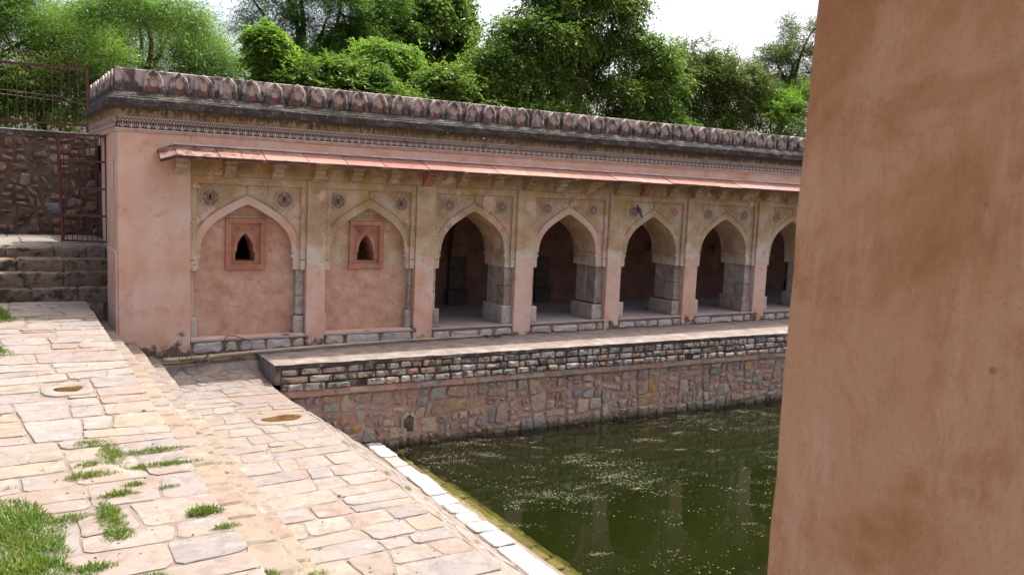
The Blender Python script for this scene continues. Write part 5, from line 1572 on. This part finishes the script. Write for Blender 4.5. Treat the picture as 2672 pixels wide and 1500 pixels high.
def limbs(parent, base, tips, rbase, mat='bark', ntwig=80, fork=None, name='trunk', bend=0.25):
    """tapered trunk from base to fork, then limbs to the tips, then twigs"""
    fork = fork or (base[0], base[1], base[2] + 1.2)
    mb = MB()
    b = Vector(base); f = Vector(fork)
    mid = (b + f) / 2 + Vector((random.uniform(-.1, .1), random.uniform(-.1, .1), 0))
    mb.tube([b - Vector((0, 0, 0.2)), b + Vector((0, 0, .15)), mid, f], [rbase * 1.35, rbase * 1.05, rbase * 0.9, rbase * 0.8], 9)
    o = mb.build(name, mat, parent, smooth=True)
    mb = MB(); nodes = []
    for t in tips:
        t = Vector(t); pts = [f - (f - b) * 0.05]
        n = 6
        off = Vector((random.uniform(-1, 1), random.uniform(-1, 1), random.uniform(-.3, .8))) * bend
        for k in range(1, n + 1):
            s_ = k / n
            p = f.lerp(t, s_) + off * math.sin(s_ * math.pi) + Vector((random.uniform(-1, 1), random.uniform(-1, 1), random.uniform(-1, 1))) * 0.05
            pts.append(p); nodes.append((p, rbase * 0.55 * (1 - s_ * 0.8)))
        mb.tube(pts, [rbase * 0.62 * (1 - 0.85 * k / n) + 0.006 for k in range(n + 1)], 7)
    if tips:
        mb.build('limbs', mat, parent, smooth=True)
    return nodes
def twigs(parent, nodes, clumps, k, mat='bark'):
    mb = MB()
    idx = rng.choice(len(clumps), min(k, len(clumps)), replace=False)
    P = np.array([list(n[0]) for n in nodes])
    for i in idx:
        c_ = clumps[i]; j = int(np.argmin(((P - c_) ** 2).sum(1)))
        a = Vector(P[j]); b = Vector(c_); m_ = (a + b) / 2 + Vector((random.uniform(-1, 1), random.uniform(-1, 1), random.uniform(0, 1))) * 0.12
        r_ = min(nodes[j][1] * 0.5, 0.022)
        mb.tube([a, m_, b], [r_, r_ * 0.7, 0.004], 4, False)
    if mb.v:
        mb.build('twigs', mat, parent, kind='stuff')
def tree(name, label, base, blobs, mat, per, rc, size, wd, droop, rbase, tips=None, fork=None, flat=0.6, style='broad', bark='bark', tw=70, cat='tree', bend=0.25):
    t = thing(name, label, cat, base, 'trees and shrubs behind the arcade')
    c = crown(t, blobs, mat, per, rc, size, wd, droop, flat, style=style)
    tips = tips or [(b[0], b[1], b[2]) for b in blobs]
    nodes = limbs(t, base, tips, rbase, bark, fork=fork, bend=bend)
    twigs(t, nodes, c, tw, bark)
    return t
GZ = 3.62
tree('acacia_tree', 'yellow green feathery tree at the far left above the railing', (-2.6, 9.8, GZ), [(-2.3, 9.6, 6.75, 1.7, 1.5, 1.15, 70), (-0.5, 9.6, 6.45, 1.5, 1.3, 0.72, 60), (0.3, 9.8, 5.9, 1.2, 1.1, 0.6, 35)], 'leaf_feather', 300, 0.42, 0.11, 0.22, 0.35, 0.16, tips=[(-2.3, 9.6, 6.8), (-0.6, 9.6, 6.5), (0.3, 9.8, 6.0), (-3.2, 9.8, 6.6)], fork=(-2.2, 9.8, 5.0), style='spray')
tree('acacia_tree', 'wide feathery acacia with a dark crooked limb behind the parapet corner', (2.2, 13.3, GZ), [(2.3, 13.1, 6.95, 2.1, 1.8, 0.95, 105), (4.3, 13.0, 6.35, 1.25, 1.3, 0.95, 60), (0.6, 13.2, 6.6, 1.5, 1.4, 0.8, 55), (1.5, 14.2, 8.35, 0.7, 0.5, 0.28, 14), (3.0, 12.8, 5.9, 2.2, 1.1, 0.6, 45), (1.5, 7.2, 6.7, 1.5, 1.0, 0.42, 60)], 'leaf_feather', 300, 0.42, 0.115, 0.2, 0.45, 0.20, tips=[(1.0, 13.0, 6.9), (3.0, 13.0, 7.4), (4.8, 13.0, 6.5), (2.2, 13.2, 7.6), (1.5, 14.2, 8.3), (1.5, 7.4, 6.7)], fork=(2.0, 13.2, 5.4), style='spray', tw=110, bend=0.4)
tree('leafy_shrub', 'dark shrub with pale pinnate leaves right behind the iron railing', (-0.6, 7.6, GZ), [(-0.2, 7.5, 4.75, 0.95, 0.7, 0.85, 50), (-1.9, 7.9, 4.7, 0.9, 0.6, 0.9, 34), (-0.9, 8.3, 5.1, 1.7, 0.5, 0.9, 40)], 'leaf_broad', 170, 0.36, 0.10, 0.42, 0.4, 0.06, fork=(-0.6, 7.7, 4.0), style='spray', cat='shrub', tw=40)
tree('acacia_tree', 'tall airy acacia with bare dark branches left of the vine covered tree', (8.9, 17.5, GZ), [(9.6, 17.2, 9.3, 2.0, 1.8, 1.5, 85), (7.4, 17.2, 8.6, 1.4, 1.4, 0.9, 34), (8.0, 17.2, 10.4, 1.7, 1.4, 0.8, 50), (10.8, 17.4, 10.2, 1.9, 1.4, 1.3, 80), (10.6, 17.2, 8.2, 1.6, 1.3, 1.2, 70), (9.0, 17.0, 7.4, 2.4, 1.4, 0.9, 90), (6.6, 17.4, 9.7, 1.0, 0.9, 0.6, 12)], 'leaf_feather', 300, 0.45, 0.13, 0.2, 0.35, 0.24, tips=[(6.6, 17.2, 9.6), (7.4, 17.2, 8.7), (8.2, 17.2, 10.8), (10.0, 17.2, 10.0), (7.9, 17.0, 9.8), (9.4, 17.2, 9.2)], fork=(8.4, 17.3, 7.2), style='spray', tw=150, bend=0.45)
tree('vine_covered_tree', 'tall dome of bright creeper smothering a tree in the middle distance', (14.3, 19.3, GZ), [(14.2, 19.2, 9.6, 2.5, 1.8, 2.3, 250), (15.4, 19.2, 7.4, 2.2, 1.6, 2.0, 140), (12.4, 19.4, 8.0, 2.0, 1.4, 2.0, 130)], 'leaf_vine', 190, 0.36, 0.155, 0.75, 0.8, 0.25, fork=(14.3, 19.3, 6.0), tw=40, flat=0.9)
tree('creeper_column', 'pale green column of hanging creeper beside the feathery acacia', (5.25, 10.2, GZ), [(5.2, 10.0, 6.75, 0.52, 0.5, 0.65, 50), (5.35, 10.0, 5.7, 0.58, 0.5, 1.0, 60), (4.95, 10.1, 5.2, 0.4, 0.4, 0.8, 24)], 'leaf_bright', 150, 0.27, 0.13, 0.62, 0.9, 0.07, fork=(5.25, 10.2, 5.0), style='spray', cat='creeper', tw=30)
tree('broadleaf_shrub', 'dark glossy broadleaf thicket tree behind the left half of the parapet', (7.2, 9.4, GZ), [(6.6, 9.2, 5.5, 1.3, 0.9, 0.85, 85), (8.3, 9.2, 5.35, 1.2, 0.9, 0.75, 75), (7.3, 9.5, 6.05, 1.4, 0.9, 0.55, 50)], 'leaf_broad', 150, 0.38, 0.145, 0.48, 0.6, 0.10, fork=(7.2, 9.4, 4.5), style='spray', tw=50)
tree('drooping_tree', 'bright drooping young tree in front of the vine covered dome', (9.5, 11.6, GZ), [(9.3, 11.3, 7.0, 0.95, 0.8, 0.7, 60), (10.1, 11.3, 6.3, 0.95, 0.8, 0.6, 50), (8.7, 11.4, 6.1, 0.8, 0.7, 0.7, 40)], 'leaf_bright', 170, 0.36, 0.16, 0.4, 1.0, 0.09, fork=(9.5, 11.5, 5.3), style='spray', tw=50)
tree('broadleaf_shrub', 'mid green leafy shrub between the bright drooping tree and the tall dark tree', (11.3, 9.8, GZ), [(11.0, 9.6, 5.8, 1.35, 1.0, 0.95, 90), (12.6, 9.6, 5.7, 1.2, 0.9, 0.8, 60), (10.0, 9.7, 5.2, 0.9, 0.8, 0.6, 40), (13.2, 9.4, 6.6, 0.9, 0.8, 0.5, 30)], 'leaf_vine', 165, 0.38, 0.135, 0.5, 0.6, 0.10, fork=(11.3, 9.7, 4.6), style='spray', cat='shrub', tw=50)
tree('tall_broadleaf_tree', 'tallest dark broadleaf tree with a reddish trunk right of centre', (15.95, 10.2, GZ), [(16.9, 10.2, 9.6, 1.9, 1.5, 1.3, 95), (15.2, 10.4, 9.7, 1.3, 1.2, 1.0, 50), (14.3, 9.8, 8.2, 1.7, 1.3, 0.75, 66), (18.4, 9.9, 8.2, 1.8, 1.3, 0.75, 70), (13.1, 9.7, 7.25, 1.25, 0.9, 0.5, 40), (19.9, 9.8, 7.25, 1.2, 0.9, 0.5, 44), (14.6, 9.8, 6.7, 1.5, 0.9, 0.45, 36), (17.9, 9.6, 6.8, 1.4, 1.0, 0.5, 44), (16.4, 11.2, 7.6, 1.8, 0.8, 1.0, 34), (16.3, 10.1, 8.3, 1.2, 1.0, 0.4, 24), (19.2, 10.0, 6.0, 1.5, 0.8, 0.5, 34)], 'leaf_broad', 230, 0.46, 0.145, 0.42, 0.95, 0.15, tips=[(16.9, 10.0, 10.4), (14.2, 9.8, 8.4), (18.6, 9.9, 8.4), (18.0, 9.6, 7.0), (13.3, 9.7, 7.4), (16.4, 10, 9.8), (14.6, 9.8, 6.9), (19.8, 9.8, 7.4)], fork=(16.3, 10.0, 6.9), style='spray', bark='bark_red', tw=120)
tree('understory_shrub', 'shaded dark understory shrub left of the tall reddish trunk', (14.0, 8.9, GZ), [(13.4, 8.8, 5.2, 1.6, 0.8, 0.75, 80), (15.0, 9.6, 5.7, 1.2, 0.7, 0.8, 50)], 'leaf_broad', 200, 0.34, 0.10, 0.5, 0.5, 0.06, fork=(14.0, 8.9, 4.3), style='spray', cat='shrub', tw=60)
tree('understory_shrub', 'shaded dark understory shrub right of the tall reddish trunk', (18.2, 9.1, GZ), [(17.8, 9.0, 5.1, 1.5, 0.8, 0.7, 75), (19.6, 9.4, 5.5, 1.4, 0.8, 0.9, 70)], 'leaf_broad', 200, 0.34, 0.10, 0.5, 0.5, 0.06, fork=(18.2, 9.1, 4.3), style='spray', cat='shrub', tw=60)
tree('overgrown_tree', 'rounded olive green overgrown tree near the pier top edge', (23.5, 11.4, GZ), [(22.6, 11.2, 7.8, 1.9, 1.3, 1.45, 125), (25.0, 11.2, 7.5, 1.8, 1.3, 1.5, 115), (23.6, 10.8, 5.9, 2.6, 1.1, 1.0, 90), (21.3, 11.3, 7.0, 1.4, 1.0, 1.1, 65), (26.8, 11.4, 7.0, 1.6, 1.2, 1.3, 80)], 'leaf_dull', 230, 0.38, 0.115, 0.4, 0.6, 0.14, fork=(23.5, 11.4, 5.4), style='spray', tw=60)
tree('acacia_tree', 'sparse grey green acacia with a leaning dark limb beside the near pier', (28.0, 12.2, GZ), [(30.6, 12.0, 10.9, 1.5, 1.2, 0.8, 44), (30.0, 12.0, 9.6, 1.7, 1.3, 0.8, 54), (28.3, 12.0, 9.3, 1.1, 0.9, 0.6, 34), (31.4, 12.0, 8.6, 1.2, 1.0, 0.7, 34), (29.0, 12.2, 8.2, 1.4, 1.0, 0.6, 36)], 'leaf_dull', 220, 0.42, 0.12, 0.24, 0.4, 0.20, tips=[(28.6, 12.0, 9.4), (30.2, 12.0, 9.8), (30.8, 12.0, 11.0), (31.6, 12.0, 8.7)], fork=(30.0, 12.1, 7.9), style='spray', tw=90, bend=0.4)
tree('bright_shrub', 'sunlit lime green shrub low beside the near pier edge', (27.2, 10.3, GZ), [(26.6, 10.2, 6.7, 1.4, 1.0, 1.0, 75), (28.6, 10.2, 7.0, 1.6, 1.0, 1.2, 95), (27.4, 10.0, 5.3, 1.8, 0.9, 0.9, 60)], 'leaf_bright', 190, 0.34, 0.11, 0.35, 0.4, 0.08, fork=(27.2, 10.3, 4.8), style='spray', cat='shrub', tw=40)
# wood far behind, one mass
blobs = []
for k in range(44):
    x = -26 + 2.6 * k + random.uniform(-.6, .6)
    blobs.append((x, 25 + random.uniform(-1.5, 2.5) - max(0, x - 40) * 0.25, 5.2, 1.9, 1.2, random.uniform(1.5, 2.8) + max(0, x - 26) * 0.03, 34))
c_, d_ = blob_clumps(blobs)
pos = np.repeat(c_, 90, 0) + rng.normal(0, 0.35, (len(c_) * 90, 3))
wd_ = leaf_mesh('far_wood', pos, unit(rng.normal(0, 1, pos.shape) + np.array([0, 0, -0.4])), unit(rng.normal(0, .6, pos.shape) + np.array([0, 0, .8])), 0.20 * rng.uniform(.6, 1.3, len(pos)), 0.5, 'leaf_broad', None, 'stuff')
wd_['label'] = 'dark mass of woodland far behind the trees'
wd_['category'] = 'wood'

# ------------------------------------------------------------------ grass tufts and floating scum
def blades(pts):
    P = []; A = []; N_ = []; L_ = []
    for (x, y, z, rx, ry, n, h) in pts:
        th = rng.uniform(0, 2 * np.pi, n); r = np.sqrt(rng.uniform(0, 1, n)) * (1 + 0.25 * np.sin(3 * th + x * 9))
        px = x + rx * r * np.cos(th); py = y + ry * r * np.sin(th)
        P.append(np.stack([px, py, np.full(n, 0.0) + [z(q) - 0.005 for q in py]], 1))
        A.append(unit(np.stack([rng.normal(0, 0.65, n), rng.normal(0, 0.65, n), np.full(n, 0.75)], 1)))
        L_.append(h * rng.uniform(0.5, 1.35, n) * (1.15 - 0.6 * np.minimum(r, 1)))
    P = np.concatenate(P); A = np.concatenate(A); L_ = np.concatenate(L_)
    return P, A, unit(rng.normal(0, 1, P.shape)), L_
G = []
def tuft(x, y, rx, ry, n, h, z=zU):
    G.append((x, y, z, rx, ry, int(n * 1.7), h))
tuft(-1.80, 0.05, 0.22, 0.75, 1500, 0.13); tuft(-1.85, -0.4, 0.35, 0.45, 900, 0.10); tuft(-1.25, -0.35, 0.22, 0.05, 160, 0.04); tuft(-1.45, 0.35, 0.14, 0.09, 160, 0.04); tuft(-1.05, -0.62, 0.2, 0.13, 200, 0.035)
tuft(-1.78, -2.8, 0.2, 0.35, 500, 0.09)
tuft(-1.72, -8.55, 0.32, 0.42, 1700, 0.085); tuft(-1.60, -8.98, 0.24, 0.24, 900, 0.07); tuft(-1.72, -9.3, 0.3, 0.2, 1300, 0.10); tuft(-1.36, -8.55, 0.16, 0.08, 300, 0.05)
tuft(-1.10, -8.62, 0.09, 0.28, 520, 0.06); tuft(-1.09, -8.95, 0.10, 0.13, 420, 0.055); tuft(-1.0, -8.22, 0.16, 0.05, 200, 0.06)
tuft(-0.93, -7.25, 0.11, 0.36, 620, 0.05); tuft(-1.06, -6.9, 0.16, 0.12, 320, 0.05); tuft(-0.60, -7.28, 0.28, 0.05, 420, 0.05); tuft(-0.60, -7.68, 0.30, 0.055, 520, 0.055)
tuft(-1.15, -7.72, 0.20, 0.07, 330, 0.06); tuft(-1.12, -7.45, 0.12, 0.06, 200, 0.05); tuft(-0.86, -8.05, 0.09, 0.03, 110, 0.05); tuft(-0.64, -8.2, 0.10, 0.03, 90, 0.045)
tuft(-0.50, -8.80, 0.12, 0.05, 330, 0.075); tuft(-0.36, -9.32, 0.06, 0.10, 200, 0.06, z1); tuft(-0.25, -9.55, 0.10, 0.05, 160, 0.05, z1); tuft(-0.42, -9.12, 0.10, 0.035, 150, 0.05)
tuft(-1.28, -9.42, 0.13, 0.08, 260, 0.06); tuft(-1.02, -9.72, 0.14, 0.06, 300, 0.065); tuft(-1.72, -7.8, 0.10, 0.05, 60, 0.03); tuft(-1.45, -7.45, 0.05, 0.05, 40, 0.03)
tuft(2.12, -6.15, 0.03, 0.10, 70, 0.035, zL); tuft(2.13, -6.72, 0.03, 0.10, 80, 0.04, zL); tuft(2.10, -7.85, 0.03, 0.05, 30, 0.03, zL); tuft(0.50, -8.45, 0.05, 0.03, 40, 0.03, z3); tuft(0.2, -9.3, 0.1, 0.05, 90, 0.05, z2)
tuft(-1.5, 2.3, 0.10, 0.05, 110, 0.05, const(1.66)); tuft(-1.65, 1.50, 0.20, 0.05, 150, 0.05, const(1.045)); tuft(-0.9, 1.48, 0.10, 0.04, 90, 0.05, const(1.045)); tuft(0.62, -0.60, 0.05, 0.04, 40, 0.05, zL)
P, A, N_, L_ = blades(G)
gr = leaf_mesh('grass', P, A, N_, L_, 0.13, 'grass', None, 'stuff')
gr['label'] = 'short green grass tufts in the joints of the pavements'; gr['category'] = 'grass'

mb = MB()
rr = random.Random(8)
for k in range(420):
    if k % 3:
        x, y, z = rr.uniform(-1.9, -0.4), rr.uniform(-9.9, 0.9), zU
    else:
        x, y, z = rr.uniform(0.55, 2.0), rr.uniform(-9.5, -0.6), zL
    r = rr.uniform(0.004, 0.013) * (2.0 if k % 23 == 0 else 1.0); t0 = rr.uniform(0, 6.28); zz = z(y) + 0.003
    n = 6
    b_ = [(x + r * rr.uniform(0.7, 1.2) * math.cos(t0 + 6.283 * q / n), y + r * rr.uniform(0.7, 1.2) * math.sin(t0 + 6.283 * q / n), zz) for q in range(n)]
    mb.add(b_ + [(x + (p[0] - x) * 0.6, y + (p[1] - y) * 0.6, zz + r * 0.7) for p in b_], [tuple(range(n, 2 * n))] + [(q, (q + 1) % n, n + (q + 1) % n, n + q) for q in range(n)])
ch_ = mb.build('stone_chips', 'pave', None, kind='stuff'); ch_['label'] = 'tiny loose stone chips scattered over the pavements'; ch_['category'] = 'gravel'

flakes = []
def flake(x, y, r):
    if x < 4.15 or x > 22.8 or y > yT(x) - 0.06 or y < -13.3:
        return
    flakes.append((x, y, r))
R_ = np.random.default_rng(3)
for k in range(2300):
    t = R_.uniform(0, 1); x = 4.3 + 15 * t ** 1.1; y = R_.uniform(-10.5, -1.5)
    fld = 0.5 + 0.5 * math.sin(x * 1.15 + 1.3 * math.sin(y * 0.8)) * math.sin(y * 1.35 + 0.7 * math.sin(x * 0.9) + 1.0)
    if R_.uniform() > fld ** 1.5 * 1.5:
        continue
    dens = 0.28 + 0.72 * (y > -5.2) + 0.5 * (x > 12)
    if R_.uniform() > dens:
        continue
    n = int(R_.exponential(30)) + 1; an = -0.25 + R_.normal(0, 0.35); s_ = R_.uniform(0.04, 0.16)
    for q in range(n):
        a, b = R_.normal(0, s_ * 1.6), R_.normal(0, s_ * 0.5)
        flake(x + a * math.cos(an) - b * math.sin(an), y + a * math.sin(an) + b * math.cos(an), R_.uniform(0.004, 0.0135))
for k in range(7):
    x0, y0 = R_.uniform(4.6, 11), R_.uniform(-9, -3); an = R_.normal(-0.7, 0.3)
    for q in range(70):
        a, b = R_.uniform(-1.6, 1.6), R_.normal(0, 0.06); flake(x0 + a * math.cos(an) - b * math.sin(an), y0 + a * math.sin(an) + b * math.cos(an), R_.uniform(0.005, 0.017))
for k in range(9000):
    flake(R_.uniform(4.3, 21), R_.uniform(-11, -1.45), abs(R_.normal(0, 0.0045)) + 0.002)
mb = MB()
for (x, y, r) in flakes:
    n = 6 if r > 0.012 else 4; t0 = R_.uniform(0, 6.28); el = R_.uniform(0.45, 1.0); z = -1.597 + R_.uniform(0, 0.003)
    mb.add([(x + r * R_.uniform(0.6, 1.2) * math.cos(t0 + 6.283 * k / n), y + el * r * R_.uniform(0.6, 1.2) * math.sin(t0 + 6.283 * k / n), z) for k in range(n)], [tuple(range(n))])
sc_ = mb.build('floating_scum', 'scum', None, kind='stuff'); sc_['label'] = 'pale flakes of scum floating on the green water'; sc_['category'] = 'scum'
